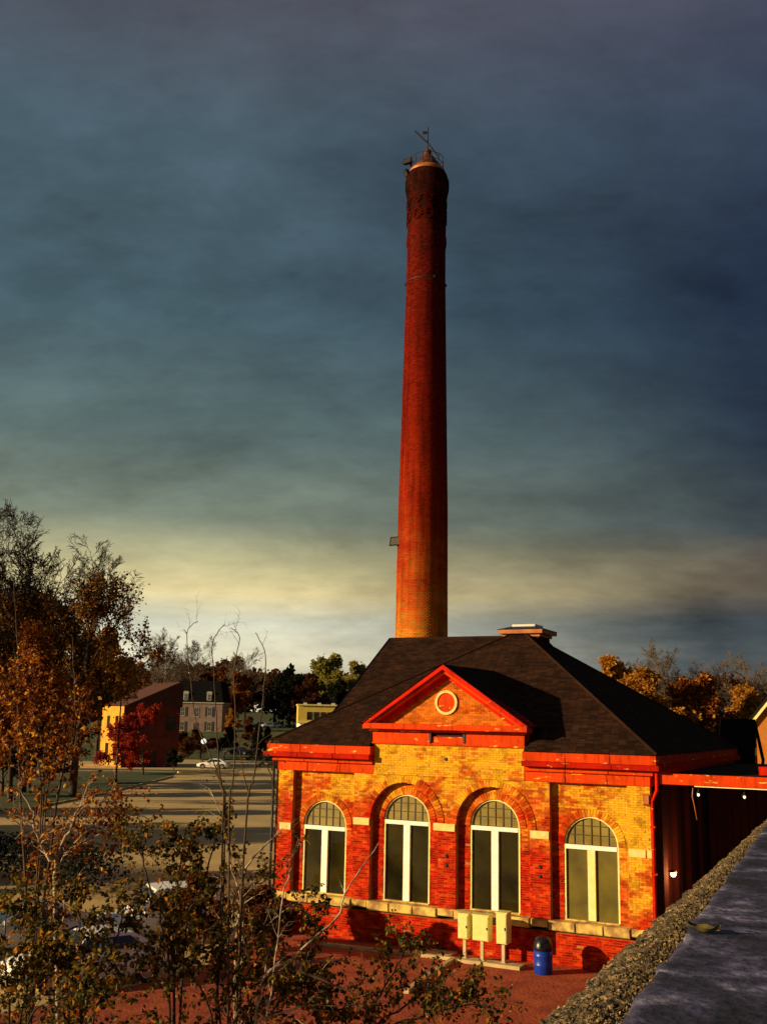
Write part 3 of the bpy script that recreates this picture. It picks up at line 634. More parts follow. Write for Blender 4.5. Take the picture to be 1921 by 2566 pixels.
# ================================================================== CHIMNEY
CH_C = Vector((2.12, 56.0)); chim = thing('smokestack', 'tall tapering round brick smokestack behind the pump house roof', 'chimney', (CH_C.x, CH_C.y, 0))
prof = [(0, 1.47), (11.5, 1.385), (18.6, 1.33), (22.6, 1.255), (31.9, 1.090), (33.6, 1.082), (33.75, 1.10), (33.95, 1.135), (34.25, 1.135), (34.4, 1.09), (36.5, 1.10), (36.9, 1.16), (37.3, 1.25), (37.75, 1.25), (38.1, 1.13), (38.25, 1.09)]
def cr(z):
    for (a, ra), (b, rb) in zip(prof, prof[1:]):
        if a <= z <= b: return ra+(rb-ra)*(z-a)/(b-a)
    return prof[-1][1]
MB().lathe([(r-.012, z) for z, r in prof], n=64).build('mortar_core', 'cmortar', chim, smooth=True)
cb = MB(); ones = []; z = 0.2; row = 0; CC = .083
while z < 38.2:
    R = cr(z+CC/2); n = 40; band = (33.55 < z < 34.35) or (37.2 < z < 37.8)
    rows_dec = 34.9 < z < 36.5
    for i in range(n):
        a0 = 2*pi*(i+(.5 if row % 2 else 0))/n; a1 = a0+2*pi/n-.006/R
        am = (a0+a1)/2
        if sin(am) > .35: continue                       # far side never seen, left as plain core
        pr = rng.uniform(-.004, .008); dec = 0
        if rows_dec:                                      # raised lozenge pattern of the frieze
            t = ((i+(.5 if row % 2 else 0)) % 4)-2; zz = ((z-34.9)/1.05) % 1-.5
            if abs(abs(t)/2+abs(zz)*2-.78) < .24: pr += .055; dec = 1
        r_ = rng.random() if not rows_dec else (.15*rng.random() if dec else .65+.3*rng.random())  # raised bricks toned brighter: the sun on the lozenges put into their colour
        if abs(z-11.9) < .5 and -.97 < sin(am) < -.1 and cos(am) < .6 and len(ones) < 300: ones.append((am, R+pr, z, a1-a0, r_)); continue
        ri, ro_ = R-.03, R+pr
        p = [(cos(a0), sin(a0)), (cos(a1), sin(a1))]; za, zb = z+.003, z+CC-.006
        A, B = [(q[0]*ro_, q[1]*ro_) for q in p]; A2, B2 = [(q[0]*ri, q[1]*ri) for q in p]
        cb.quad([(*A, za), (*B, za), (*B, zb), (*A, zb)], r_); cb.quad([(*A, zb), (*B, zb), (*B2, zb), (*A2, zb)], r_); cb.quad([(*A2, za), (*B2, za), (*B, za), (*A, za)], r_)
        cb.quad([(*A2, za), (*A, za), (*A, zb), (*A2, zb)], r_); cb.quad([(*B, za), (*B2, za), (*B2, zb), (*B, zb)], r_)
    z += CC; row += 1
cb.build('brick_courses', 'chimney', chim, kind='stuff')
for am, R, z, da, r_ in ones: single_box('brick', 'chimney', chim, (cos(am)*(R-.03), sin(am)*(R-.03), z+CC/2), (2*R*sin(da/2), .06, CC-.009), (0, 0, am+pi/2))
for z in (31.55,):
    mb = MB(); R = cr(z)+.012; mb.lathe([(R-.03, z+.02), (R+.002, z+.022), (R+.002, z+.052), (R-.03, z+.054)], n=48); bnd = mb.build('iron_band', 'iron', chim)
    for a in (.15, pi-.15, -1.2): MB().box(-.06, .06, -.05, .05, z-.03, z+.11).build('band_lug', 'iron', bnd).location = (cos(a)*(R+.02), sin(a)*(R+.02), 0)
top = 38.25
MB().lathe([(1.0, top-.02), (1.05, top), (1.0, top+.22), (.95, top+.28)], n=40).build('steel_collar', 'copper', chim, smooth=True)
MB().lathe([(.94, top+.282), (.74, top+.56), (.50, top+.88), (.30, top+1.16), (.20, top+1.34), (.25, top+1.36), (.23, top+1.50), (.05, top+1.54)], n=28).build('cone_cap', material('dark_rust', (.10, .024, .006), (.05, .012, .004), 4, .7), chim, smooth=True)
MB().tube([(.0, -.1, top+1.3), (.0, -.1, top+2.95)], .035, 6).build('mast', 'iron', chim)
MB().tube([(-.74, -.15, top+2.65), (.05, -.15, top+1.85), (.62, -.15, top+1.05)], .05, 6).build('boom', 'iron', chim)
MB().box(-.30, .0, -.11, -.09, top+2.5, top+2.68).build('vane', 'iron', chim)
rail = MB()
rp = [(cos(a)*.93, sin(a)*.93) for a in [2*pi*i/12+.2 for i in range(12)]]
for x, y in rp: rail.tube([(x, y, top+.15), (x, y, top+.98)], .022, 5)
for zz in (.98, .62): rail.tube([(x, y, top+zz) for x, y in rp+rp[:1]], .016, 5)
rail.build('railing', 'iron', chim)
def flood(parent, loc, rz, tilt, s=1.):
    """floodlight as a part of the stack: housing with bezel, lens and yoke"""
    b = MB(); b.box(-.20, .20, -.02, .16, -.15, .15); b.v = [(x*(1.25 if y < 0 else .8), y, z*(1.3 if y < 0 else .75)) for x, y, z in b.v]
    o = b.build('floodlight', 'soot', parent); o.location = loc; o.rotation_euler = (tilt, 0, rz); o.scale = (s, s, s)
    MB().box(-.20, .20, -.035, -.025, -.15, .15).build('lens', 'lampglass', o); MB().tube([(0, .12, 0), (0, .42, -.05)], .035, 6).build('bracket', 'iron', o)
    return o
flood(chim, (-1.15, -.35, top+.66), -.6, -.3, 1.1); flood(chim, (-1.22, -.25, top-.08), -1.3, .45, 1.0)
MB().tube([(-.8, -.3, top+.3), (-1.05, -.3, top+.55)], .03, 6).build('lamp_arm', 'iron', chim)
R = cr(16.8); flood(chim, (-R-.10, -.28, 16.85), -.5, -.25, 1.35)

# ================================================================== YARD THINGS
def cabinet(loc, w, h, ph, d, label, posts=1):
    t = thing('meter_cabinet', label, 'utility box', loc, -TH, None)
    slab('cabinet', 'boxpaint', -w/2, w/2, -d/2, d/2, ph, ph+h, t, .012); slab('door', 'boxpaint', -w/2+.03, w/2-.03, -d/2-.014, -d/2-.001, ph+.03, ph+h-.04, t, .005)
    MB().box(-w/2-.02, w/2+.02, -d/2-.03, d/2+.02, ph+h+.001, ph+h+.03).build('hood', 'boxpaint', t); MB().box(w/2-.075, w/2-.055, -d/2-.035, -d/2-.013, ph+h*.45, ph+h*.55).build('latch', 'iron', t)
    mb = MB(); mb.box(-.05, .05, -.05, .05, .14, ph); mb.box(-.085, .085, -.085, .085, .12, .14); mb.build('post', 'postgalv', t)
    return t
cabinet((2.89, 36.0, 0), .36, .75, .72, .36, 'narrow pale yellow meter cabinet on a post beside the long kerb corner')
cabinet((3.42, 35.72, 0), .56, .76, .72, .34, 'widest pale yellow meter cabinet, between two narrower ones')
cabinet((4.06, 35.40, 0), .36, .92, .70, .40, 'tallest pale yellow meter cabinet, the one next to the blue bin')
bb = thing('concrete_footing', 'long low concrete footing under the three meter cabinets', 'footing', (3.6, 35.55, 0), -TH)
slab('footing_block', 'concrete', -1.05, 1.12, -.22, .22, 0, .12, bb, .015)
bar = thing('rubbish_bin', 'blue barrel bin with black domed lid against the pump house wall', 'bin', (5.17, 34.55, 0))
MB().lathe([(.255, 0), (.275, .03), (.285, .25), (.295, .27), (.285, .29), (.29, .52), (.30, .54), (.29, .56), (.285, .72)], n=32).build('barrel', 'blue', bar, smooth=True)
MB().lathe([(.30, .70), (.305, .76), (.285, .88), (.235, 1.0), (.16, 1.08), (.06, 1.11)], n=32).build('lid', 'blackplastic', bar, smooth=True)
MB().box(-.13, .13, -.31, -.26, .80, .93).build('flap', 'blackplastic', bar)
kerb('yard_edging', [(-1.8, 37.98), (1.51, 36.6), (2.55, 36.1), (1.72, 34.09), (.9, 31.8)], .16, .11, 'concrete', 'pale concrete edging with a sharp corner beside the meter cabinets', 'edging')
pd = thing('concrete_pad', 'small pale concrete pad at the foot of the brick wall', 'pad', LW(-.25, -.62, 0), -TH); slab('pad_slab', 'concrete', -.85, .75, -.45, .45, .01, .07, pd, .01)

# ================================================================== PARAPET the photo is taken over
par = thing('parapet', 'dark stained coping of the near parapet with a broken gravelly stone edge', 'parapet', (0, 0, 0))
PD = Vector((1.93, 4.26)).normalized(); PN = Vector((PD.y, -PD.x)); P0 = Vector((.26, 1.92)); PZ = CAMH-.5
def PP(t, s): q = P0+PD*t+PN*s; return q.x, q.y
import mathutils
def nz(x, y, z=0.): return mathutils.noise.noise(Vector((x, y, z)))
def edge_in(t): return .135*max(.25, 1-t*.17)+.018*nz(t*5, 3)+.012*nz(t*17, 9)
cop = MB(); NT, NS = 330, 40
for i in range(NT+1):
    t = -2.6+i*(13.2/NT); e0 = edge_in(t)
    for j in range(NS+1):
        s = e0+(j/NS)**1.7*4.5; x, y = PP(t, s); cop.v.append((x, y, PZ+.006*nz(x*3, y*3)+.003*nz(x*14, y*14)+.0025*nz(x*40, y*40)-(.012 if j == 0 else 0)))
for i in range(NT):
    for j in range(NS): a = i*(NS+1)+j; cop.f.append((a, a+NS+1, a+NS+2, a+1)); cop.r.append(.5)
cm = bpy.data.materials.new('stained_coping'); cm.use_nodes = True; nt = cm.node_tree; b = nt.nodes['Principled BSDF']
g = nd(nt, 'ShaderNodeNewGeometry'); n1_ = nd(nt, 'ShaderNodeTexNoise'); n1_.inputs['Scale'].default_value = 3.4; n1_.inputs['Detail'].default_value = 8; n1_.inputs['Distortion'].default_value = 1.2; nt.links.new(g.outputs['Position'], n1_.inputs[0])
n2_ = nd(nt, 'ShaderNodeTexNoise'); n2_.inputs['Scale'].default_value = 38; n2_.inputs['Detail'].default_value = 6; nt.links.new(g.outputs['Position'], n2_.inputs[0])
c_ = ramp(nt, n1_.outputs[0], [(.36, (.008, .008, .016)), (.46, (.034, .030, .064)), (.54, (.06, .054, .11)), (.60, (.10, .095, .16)), (.70, (.26, .25, .33))]); c2_ = ramp(nt, n2_.outputs[0], [(.35, .5), (.65, 1.35)]); n4_ = nd(nt, 'ShaderNodeTexNoise'); n4_.inputs['Scale'].default_value = 11; n4_.inputs['Detail'].default_value = 7; n4_.inputs['Roughness'].default_value = .7; nt.links.new(g.outputs['Position'], n4_.inputs[0]); c_ = mixc(nt, 1., c_, ramp(nt, n4_.outputs[0], [(.36, .45), (.52, 1.), (.66, 1.9)]), 'MULTIPLY')
nt.links.new(mixc(nt, 1., c_, c2_, 'MULTIPLY'), b.inputs['Base Color']); b.inputs['Roughness'].default_value = .7
bp = nd(nt, 'ShaderNodeBump'); bp.inputs['Strength'].default_value = .6; bp.inputs['Distance'].default_value = .012; nt.links.new(n2_.outputs[0], bp.inputs['Height']); nt.links.new(bp.outputs[0], b.inputs['Normal'])
cop.build('coping_top', cm, par, smooth=True)
ed = MB(); NT2, NS2 = 1500, 26
for i in range(NT2+1):
    t = -2.6+i*(13.2/NT2); e0 = edge_in(t)+.01
    for j in range(NS2+1):
        f = j/NS2; s = e0*(1-f)-.035*f+.014*nz(t*9, 5)*f; x, y = PP(t, s)
        d = .007*nz(x*14, y*14, 1)+.006*nz(x*70, y*70, 2)+.006*nz(x*150, y*150, 4)
        ed.v.append((x, y, PZ-.02-.035*f*f+d*(1 if 0 < j else .2)))
    x, y = PP(t, -.045); ed.v.append((x, y, PZ-.25)); x, y = PP(t, -.045); ed.v.append((x, y, -0.05))
w_ = NS2+3
for i in range(NT2):
    for j in range(w_-1): a = i*w_+j; ed.f.append((a, a+1, a+w_+1, a+w_)); ed.r.append(.5)
M['rubble'] = material('rubble_edge_stone', (.06, .040, .018), (.28, .19, .075), 30., .9, bump=.9, bscale=160, coords='World', detail=8, rnd=.4)
nt = M['rubble'].node_tree; vo = nd(nt, 'ShaderNodeTexVoronoi'); vo.inputs['Scale'].default_value = 95; nt.links.new(nd(nt, 'ShaderNodeNewGeometry').outputs['Position'], vo.inputs[0])
sv = nd(nt, 'ShaderNodeSeparateColor'); nt.links.new(vo.outputs['Color'], sv.inputs[0]); b_ = nt.nodes['Principled BSDF']; old = b_.inputs['Base Color'].links[0].from_socket
nt.links.new(mixc(nt, 1., old, ramp(nt, sv.outputs[0], [(0., .35), (.6, 1.), (1., 2.1)]), 'MULTIPLY'), b_.inputs['Base Color'])
ed.build('broken_edge', 'rubble', par)
gr = MB(); r2 = random.Random(8)
for i in range(9000):                                     # loose aggregate held in the broken edge
    t = r2.uniform(-.6, 9.5)**1. ; t = -.6+10*(r2.random()**1.8); f = r2.random(); e0 = edge_in(t); x, y = PP(t, e0*(1-f)+r2.uniform(-.008, .01)); s = r2.uniform(.0025, .008); zc = PZ-.016-.035*f*f
    R3 = Euler((r2.random()*6, r2.random()*6, r2.random()*6)).to_matrix(); i0 = len(gr.v)
    for p in ((1, 0, 0), (-1, 0, 0), (0, .8, 0), (0, -.8, 0), (0, 0, .7), (0, 0, -.7)): q = R3 @ (Vector(p)*s*r2.uniform(.7, 1.2)); gr.v.append((x+q.x, y+q.y, zc+q.z))
    for f3 in ((0, 2, 4), (2, 1, 4), (1, 3, 4), (3, 0, 4), (2, 0, 5), (1, 2, 5), (3, 1, 5), (0, 3, 5)): gr.f.append(tuple(i0+a for a in f3)); gr.r.append(r2.random())
gr.build('loose_aggregate', 'rubble', par, kind='stuff')
lf = MB(); nU, nV = 10, 6
for i in range(nU+1):
    u = i/nU
    for j in range(nV+1):
        v = j/nV*2-1; wd = .022*sin(pi*min(1, u*.96+.02))**.8; lf.v.append((u*.085-.04, v*wd, .004+.010*abs(v)**1.5+.012*(u-.5)**2*4+.004*sin(u*9+v*3)))
for i in range(nU):
    for j in range(nV): a = i*(nV+1)+j; lf.f.append((a, a+1, a+nV+2, a+nV+1)); lf.r.append(.5)
M['dryleaf'] = material('dry_leaf', (.055, .048, .010), (.10, .075, .016), 60, .7)
lt = thing('fallen_leaf', 'curled dry olive leaf lying on the parapet coping', 'leaf', (.80, 2.72, PZ+.002), 2.4); lf.build('leaf_blade', 'dryleaf', lt, smooth=True); MB().tube([(-.04, 0, .012), (0, 0, .008), (.046, 0, .014), (.065, .004, .02)], .0014, 5).build('leaf_stalk', 'dryleaf', lt)

# ================================================================== CARS
M['tyre'] = material('tyre_rubber', (.012, .012, .012), None, rough=.85); M['rim'] = material('alloy_rim', (.5, .5, .5), None, rough=.3, metal=.8)
M['carglass'] = material('car_glass', (.015, .018, .022), None, rough=.04, spec=.8); M['headlight'] = material('headlight_lens', (.7, .7, .65), None, rough=.1, spec=.8); M['taillight'] = material('red_tail_lens', (.35, .01, .01), None, rough=.2)
def carpaint(n, c): return material(n, c, None, rough=.22, spec=.6)
M['car_white'] = carpaint('white_car_paint', (.80, .79, .74)); M['car_dark'] = carpaint('dark_car_paint', (.012, .014, .020)); M['car_silver'] = carpaint('silver_car_paint', (.45, .46, .47)); M['car_teal'] = carpaint('teal_car_paint', (.05, .16, .18))
def make_car(paint, label, loc, rz, group=None, van=False, parts=True):
    t = thing('parked_car', label, 'car', loc, rz, group)
    H = 1.72 if van else 1.43
    st = [(-2.30, .62, .38, .62), (-2.22, .78, .30, .84), (-1.9, .87, .24, .95 if not van else 1.0), (-1.2, .90, .20, .96), (0, .91, .18, .94), (1.0, .90, .20, .92), (1.5, .88, .22, .86), (2.05, .82, .26, .76), (2.26, .68, .32, .64), (2.32, .55, .40, .55)]
    b = MB(); n = 10
    for x, w, zb, zt in st:
        zm = zb+(zt-zb)*.55
        ring_ = [(w*.86, zb), (w*.98, zb+.1), (w, zm), (w*.97, zt-.07), (w*.86, zt), ]
        for y, z in ring_+[(-y, z) for y, z in ring_[::-1]]: b.v.append((x, y, z))
    for i in range(len(st)-1):
        for j in range(n): a = i*n+j; c = i*n+(j+1) % n; b.f.append((a, a+n, c+n, c)); b.r.append(.5)
    b.f.append(tuple(range(n))); b.f.append(tuple(range((len(st)-1)*n+n-1, (len(st)-1)*n-1, -1))); b.r += [.5, .5]
    body = b.build('body', paint, t, smooth=True)
    if van: ro_, rw = [(-2.05, .90), (-1.85, H-.05), (-.2, H), (.45, H-.05), (1.2, .92)], .70
    else: ro_, rw = [(-1.85, .93), (-1.05, H-.06), (-.35, H), (.25, H-.04), (1.05, .90)], .62
    cbn = MB(); m = len(ro_)
    for x, z in ro_:
        w = .84 if z < 1.05 else rw+.04
        for y in (-w, -w*.94, w*.94, w): cbn.v.append((x, y, z-(.03 if abs(y) == w and z > 1.05 else 0)))
    for i in range(m-1):
        for j in range(3): a = i*4+j; cbn.f.append((a, a+1, a+5, a+4)); cbn.r.append(.5)
    cbn.f.append(tuple(i*4 for i in range(m))); cbn.f.append(tuple(i*4+3 for i in range(m-1, -1, -1))); cbn.r += [.5, .5]
    cbn.build('cabin', paint, t)
    def lerp(p, q, f): return tuple(a+(c-a)*f for a, c in zip(p, q))
    P = lambda i, w: (ro_[i][0], w, ro_[i][1])
    up = .012
    for i0, i1, nm in ((m-1, m-2, 'windscreen'), (0, 1, 'rear_window')):
        a, c = ro_[i0], ro_[i1]; d = Vector((c[0]-a[0], c[1]-a[1])).normalized(); nrm = Vector((-d.y, d.x)); nrm = nrm if nrm.y > 0 else -nrm
        lo = lerp(a, c, .10); hi = lerp(a, c, .92); wl, wh = .76, rw-.03
        MB().quad([(lo[0]+nrm.x*up, -wl, lo[1]+nrm.y*up), (lo[0]+nrm.x*up, wl, lo[1]+nrm.y*up), (hi[0]+nrm.x*up, wh, hi[1]+nrm.y*up), (hi[0]+nrm.x*up, -wh, hi[1]+nrm.y*up)]).build(nm, 'carglass', t)
    for s in (-1, 1):
        for x0, x1, u0, u1 in ((.78, .02, .28, .02), (-.04, -1.35, -.04, -.92)):
            zt_ = H-.12; MB().quad([(x0, s*.852, .99), (x1, s*.852, .99), (u1, s*(rw+.075), zt_), (u0, s*(rw+.075), zt_)]).build('side_window', 'carglass', t)
        for x in (-1.42, 1.38):
            wv = MB(); wv.lathe([(.20, -.1), (.31, -.1), (.325, -.06), (.325, .06), (.31, .1), (.2, .1)], n=20); o = wv.build('wheel', 'tyre', t, smooth=True); o.matrix_local = Matrix.Translation((x, s*.80, .325)) @ Matrix.Rotation(pi/2, 4, 'X')
            MB().lathe([(.21, -.112), (.205, -.116), (.06, -.10), (.05, -.118), (.0, -.118)] if s > 0 else [(.0, .118), (.05, .118), (.06, .10), (.205, .116), (.21, .112)], n=14).build('rim', 'rim', o)
            MB().lathe([(.385, -.012), (.385, .012)], n=20).build('wheel_arch', 'tyre', t).matrix_local = Matrix.Translation((x, s*.893, .36)) @ Matrix.Rotation(pi/2, 4, 'X')
        MB().box(2.12, 2.27, s*.66-.13, s*.66+.13, .60, .70).build('headlight', 'headlight', t); MB().box(-2.27, -2.17, s*.66-.14, s*.66+.14, .70, .84).build('tail_light', 'taillight', t)
        MB().box(.72, .88, s*.95-.09, s*.95+.09, .95, 1.07).build('wing_mirror', paint, t)
    return t
make_car('car_white', 'white coupe parked side-on behind the yellow kerb', (-23.6, 156.0, 0), radians(176))
make_car('car_dark', 'black car parked further up the street beyond the white coupe', (-26.0, 200.0, terrain(-26, 200)), radians(178))
make_car('car_white', 'white hatchback half hidden behind orange and dark leaves by the road', (-7.4, 39.0, 0), radians(205), van=True)
make_car('car_white', 'white car with a broad bonnet under the dark leaves at the bottom corner', (-8.2, 32.4, 0), radians(215))
make_car('car_silver', 'silver car behind the thickest dark foliage', (-11.4, 36.6, 0), radians(210))
for p, y, lb, pt in ((z4(1075, 530), 300, 'tiny pale car at the edge of the far wood, standing apart', 'car_silver'), (z4(1125, 548), 292, 'tiny white car in front of the far wood, next to a silver one', 'car_white'), (z4(1168, 548), 294, 'tiny silver car in front of the far wood, next to a white one', 'car_silver')):
    q = D(p, y); make_car(pt, lb, (q.x, q.y, terrain(q.x, q.y)), radians(20))

# ================================================================== STREET THINGS
def globe_lamp(loc, h, R, label):
    t = thing('globe_lamp', label, 'street lamp', loc); mb = MB(); mb.lathe([(.16, 0), (.16, .25), (.09, .35), (.06, .6), (.05, h-R*1.6), (.10, h-R*1.3), (.12, h-R*.9)], n=12); mb.build('lamp_post', 'iron', t, smooth=True)
    pr_ = [(R*sin(pi*i/10)+.001, h-R*cos(pi*i/10)) for i in range(11)]; MB().lathe(pr_, n=18).build('globe', material('opal_globe', (.85, .83, .78), None, rough=.3, emit=((1, .93, .85), .55)), t, smooth=True)
q = G(z4(728, 862)); globe_lamp((q.x, q.y, 0), (z4(0, 862)[1]-z4(0, 735)[1])/FPX*q.y*1.0, .42, 'white globe street lamp behind the white coupe')
q = D(z4(1297, 634), 150); globe_lamp((q.x, q.y, 0), q.z, .27, 'white globe street lamp just beyond the roof edge of the pump house')
q = G(z4(212, 980)); sp_ = thing('lamp_post', 'tall thin black lamp post with flat lantern on the lawn by the brick house', 'street lamp', (q.x, q.y, 0))
MB().lathe([(.2, 0), (.2, .4), (.11, .55), (.09, 3), (.065, 13.2)], n=10).build('pole', 'iron', sp_, smooth=True); MB().tube([(0, 0, 13.1), (-1.2, 0, 13.45)], .05, 6).build('arm', 'iron', sp_); MB().box(-2.6, -1.1, -.22, .22, 13.38, 13.55).build('lantern', 'zinc', sp_)
q = D((130, 1660), 112); s2_ = thing('lamp_post', 'second black lamp post mostly hidden inside the big autumn trees', 'street lamp', (q.x, q.y, 0)); MB().lathe([(.2, 0), (.11, .55), (.065, q.z)], n=10).build('pole', 'iron', s2_, smooth=True); MB().box(-.7, .7, -.22, .22, q.z, q.z+.18).build('lantern', 'zinc', s2_)
q = G(z4(820, 900)); hy = thing('fire_hydrant', 'yellow fire hydrant between the yellow kerb and the white coupe', 'hydrant', (q.x, q.y, 0))
MB().lathe([(.22, 0), (.22, .08), (.14, .1), (.14, .75), (.19, .77), (.19, .85), (.12, 1.0), (.04, 1.06)], n=14).build('barrel', 'yellowpaint', hy, smooth=True)
for s in (-1, 1): MB().tube([(s*.1, 0, .6), (s*.25, 0, .6)], .07, 8).build('nozzle', 'yellowpaint', hy)

# ================================================================== HOUSES
def window_part(parent, M4, w, h, frame, pane, mun=1, sill=True):
    """window in local plane x right, z up, facing -y at matrix M4"""
    f = MB(); t = .09
    f.box(-w/2, w/2, -.05, .03, h/2-t, h/2); f.box(-w/2, w/2, -.05, .03, -h/2, -h/2+t); f.box(-w/2, -w/2+t, -.048, .03, -h/2+t, h/2-t); f.box(w/2-t, w/2, -.048, .03, -h/2+t, h/2-t)
    if mun: f.box(-w/2+t, w/2-t, -.03, .02, -.03, .03); f.box(-.03, .03, -.028, .02, -h/2+t, h/2-t)
    o = f.build('window', frame, parent); o.matrix_local = M4
    MB().quad([(-w/2+t, .0, -h/2+t), (w/2-t, .0, -h/2+t), (w/2-t, .0, h/2-t), (-w/2+t, .0, h/2-t)]).build('pane', pane, o)
    if sill: MB().box(-w/2-.08, w/2+.08, -.12, .02, -h/2-.09, -h/2-.002).build('sill', frame, o)
    return o
def face(x, y, z, rz): return Matrix.Translation((x, y, z)) @ Matrix.Rotation(rz, 4, 'Z')
M['housebrick'] = material('orange_house_brick', (.36, .10, .012), (.48, .17, .016), 1.2, .9, bump=.3, bscale=12, coords='Object')
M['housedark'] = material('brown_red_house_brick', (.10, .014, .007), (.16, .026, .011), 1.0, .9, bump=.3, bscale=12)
M['brownroof'] = material('brown_roof', (.06, .016, .008), (.09, .026, .012), 1.5, .9)
M['palewall'] = material('pale_pinkish_render', (.15, .095, .075), (.21, .14, .11), .8, .9); M['slate'] = material('black_slate', (.004, .004, .005), (.008, .007, .007), 2., .95, spec=.05)
M['ltrim'] = material('grey_white_trim', (.30, .28, .25), None, rough=.7); M['shutter'] = material('dark_shutter', (.015, .014, .012), None, rough=.7)
# brick house with one sunlit wall, left
q = G(z4(243, 884)); bh = thing('brick_house', 'orange brick house with one glowing sunlit wall behind the autumn trees', 'house', (q.x, q.y, 0), radians(30))
# local +x along the shaded wall (to the right), +y along the sunlit wall (away to the left)
bw = MB(); bw.box(0, 8.3, 0, 11, 0, 8.6); bw.build('wall', 'housedark', bh); MB().box(-.06, -.002, .02, 11, 0, 8.5).build('sunlit_wall_face', material('ochre_sunlit_wall', (.56, .24, .016), (.68, .34, .025), .9, .9), bh)  # one house, sun and shade put into two wall colours: ochre lit, dark shaded
MB().prism([(-.2, 8.55), (8.5, 8.55), (8.5, 12.0), (8.0, 12.2)], 'y', -.35, 11.3).build('roof', 'brownroof', bh)
for yy in (3.2, 7.4):
    window_part(bh, face(-.08, yy, 2.0, -pi/2), 1.5, 2.4, 'shutter', 'glass', 1); window_part(bh, face(-.08, yy, 6.3, -pi/2), 1.3, 1.7, 'shutter', 'glass', 1)
for xx in (2.4, 7.0): window_part(bh, face(xx, -.02, 6.2, 0), 1.3, 1.7, 'shutter', 'glass', 1)
MB().box(3.8, 5.0, -.05, .02, 0, 2.3).build('door', 'shutter', bh)
# mansard house
q = D(z4(690, 640), 250); mh = thing('mansard_house', 'pale house with black mansard roof, two dormers and dark shutters', 'house', (q.x, q.y, terrain(q.x, q.y)-.6), radians(-4))
WH = D(z4(690, 503), 250).z-mh.location.z
MB().box(-5.9, 5.9, 0, 9, 0, WH).build('wall', 'palewall', mh); MB().box(-9.2, -5.92, 1.5, 8, 0, WH-.3).build('side_wing', 'palewall', mh)
MB().box(-6.2, 6.2, -.35, 9.3, WH+.002, WH+.25).build('eaves_cornice', 'ltrim', mh)
r_ = MB(); r_.v = [(-6.1, -.25, WH+.252), (6.1, -.25, WH+.252), (6.1, 9.2, WH+.252), (-6.1, 9.2, WH+.252), (-4.9, 1.2, WH+5.2), (4.9, 1.2, WH+5.2), (4.9, 7.8, WH+5.2), (-4.9, 7.8, WH+5.2)]; r_.f = [(0, 1, 5, 4), (1, 2, 6, 5), (2, 3, 7, 6), (3, 0, 4, 7), (4, 5, 6, 7)]; r_.r = [.5]*5
mr = r_.build('roof', 'slate', mh)
r_ = MB(); r_.v = [(-9.6, 1.3, WH-.1), (-5.5, 1.3, WH-.1), (-5.5, 8.2, WH-.1), (-9.6, 8.2, WH-.1), (-9.0, 2.2, WH+4.6), (-4.9, 2.2, WH+4.6), (-4.9, 7.4, WH+4.6), (-9.0, 7.4, WH+4.6)]; r_.f = [(0, 1, 5, 4), (1, 2, 6, 5), (2, 3, 7, 6), (3, 0, 4, 7), (4, 5, 6, 7)]; r_.r = [.5]*5; r_.build('wing_roof', 'slate', mr)
for x in (-2.75, 2.75):
    d_ = MB().box(x-.6, x+.6, -.1, 1.4, WH+.45, WH+2.3).build('dormer', 'ltrim', mr); MB().prism([(x-.75, WH+2.302), (x+.75, WH+2.302), (x+.45, WH+2.75), (x-.45, WH+2.75)], 'y', -.2, 1.6).build('dormer_hood', 'ltrim', d_)
    window_part(mr, face(x, -.12, WH+1.4, 0), .85, 1.5, 'ltrim', 'glass', 1, False)
for x in (-3.3, 3.0):
    for zz in (WH-1.9, WH-5.2):
        window_part(mh, face(x, -.03, zz, 0), 1.0, 2.0, 'ltrim', 'glass', 1)
        for s in (-1, 1): MB().box(x+s*.82-.27, x+s*.82+.27, -.06, -.01, zz-1.05, zz+1.05).build('shutter', 'shutter', mh)
window_part(mh, face(-.1, -.03, WH-2.0, 0), 1.1, 2.2, 'ltrim', 'glass', 1); MB().box(-.65, .45, -.06, -.01, .1, 2.5).build('door', 'shutter', mh)
# low yellow building beyond
q = D(z4(1290, 640), 245); lb_ = thing('low_building', 'low flat roofed yellow building with a row of dark windows beyond the pump house', 'building', (q.x, q.y, terrain(q.x, q.y)-.3), radians(6))
HT = D(z4(1290, 515), 245).z-lb_.location.z
MB().box(0, 16, 0, 10, 0, HT).build('wall', material('yellow_render', (.62, .42, .06), (.72, .52, .10), .7, .9), lb_); MB().box(-.2, 16.2, -.35, 10.2, HT+.002, HT+.28).build('flat_roof', 'cream', lb_); MB().box(0.02, 16, -.12, -.005, HT*.42, HT*.48).build('string_course', 'cream', lb_)
for i in range(7): window_part(lb_, face(2.6+i*1.55, -.02, HT*.66, 0), 1.15, HT*.26, 'shutter', 'glass', 1, False)
for i in range(5): window_part(lb_, face(2.6+i*2.2, -.02, HT*.22, 0), 1.3, HT*.24, 'shutter', 'glass', 1, False)
for i in range(3): MB().box(1.2+i*3.2, 2.0+i*3.2, .2, .9, HT+.282, HT+.62).build('roof_unit', 'zinc', lb_)
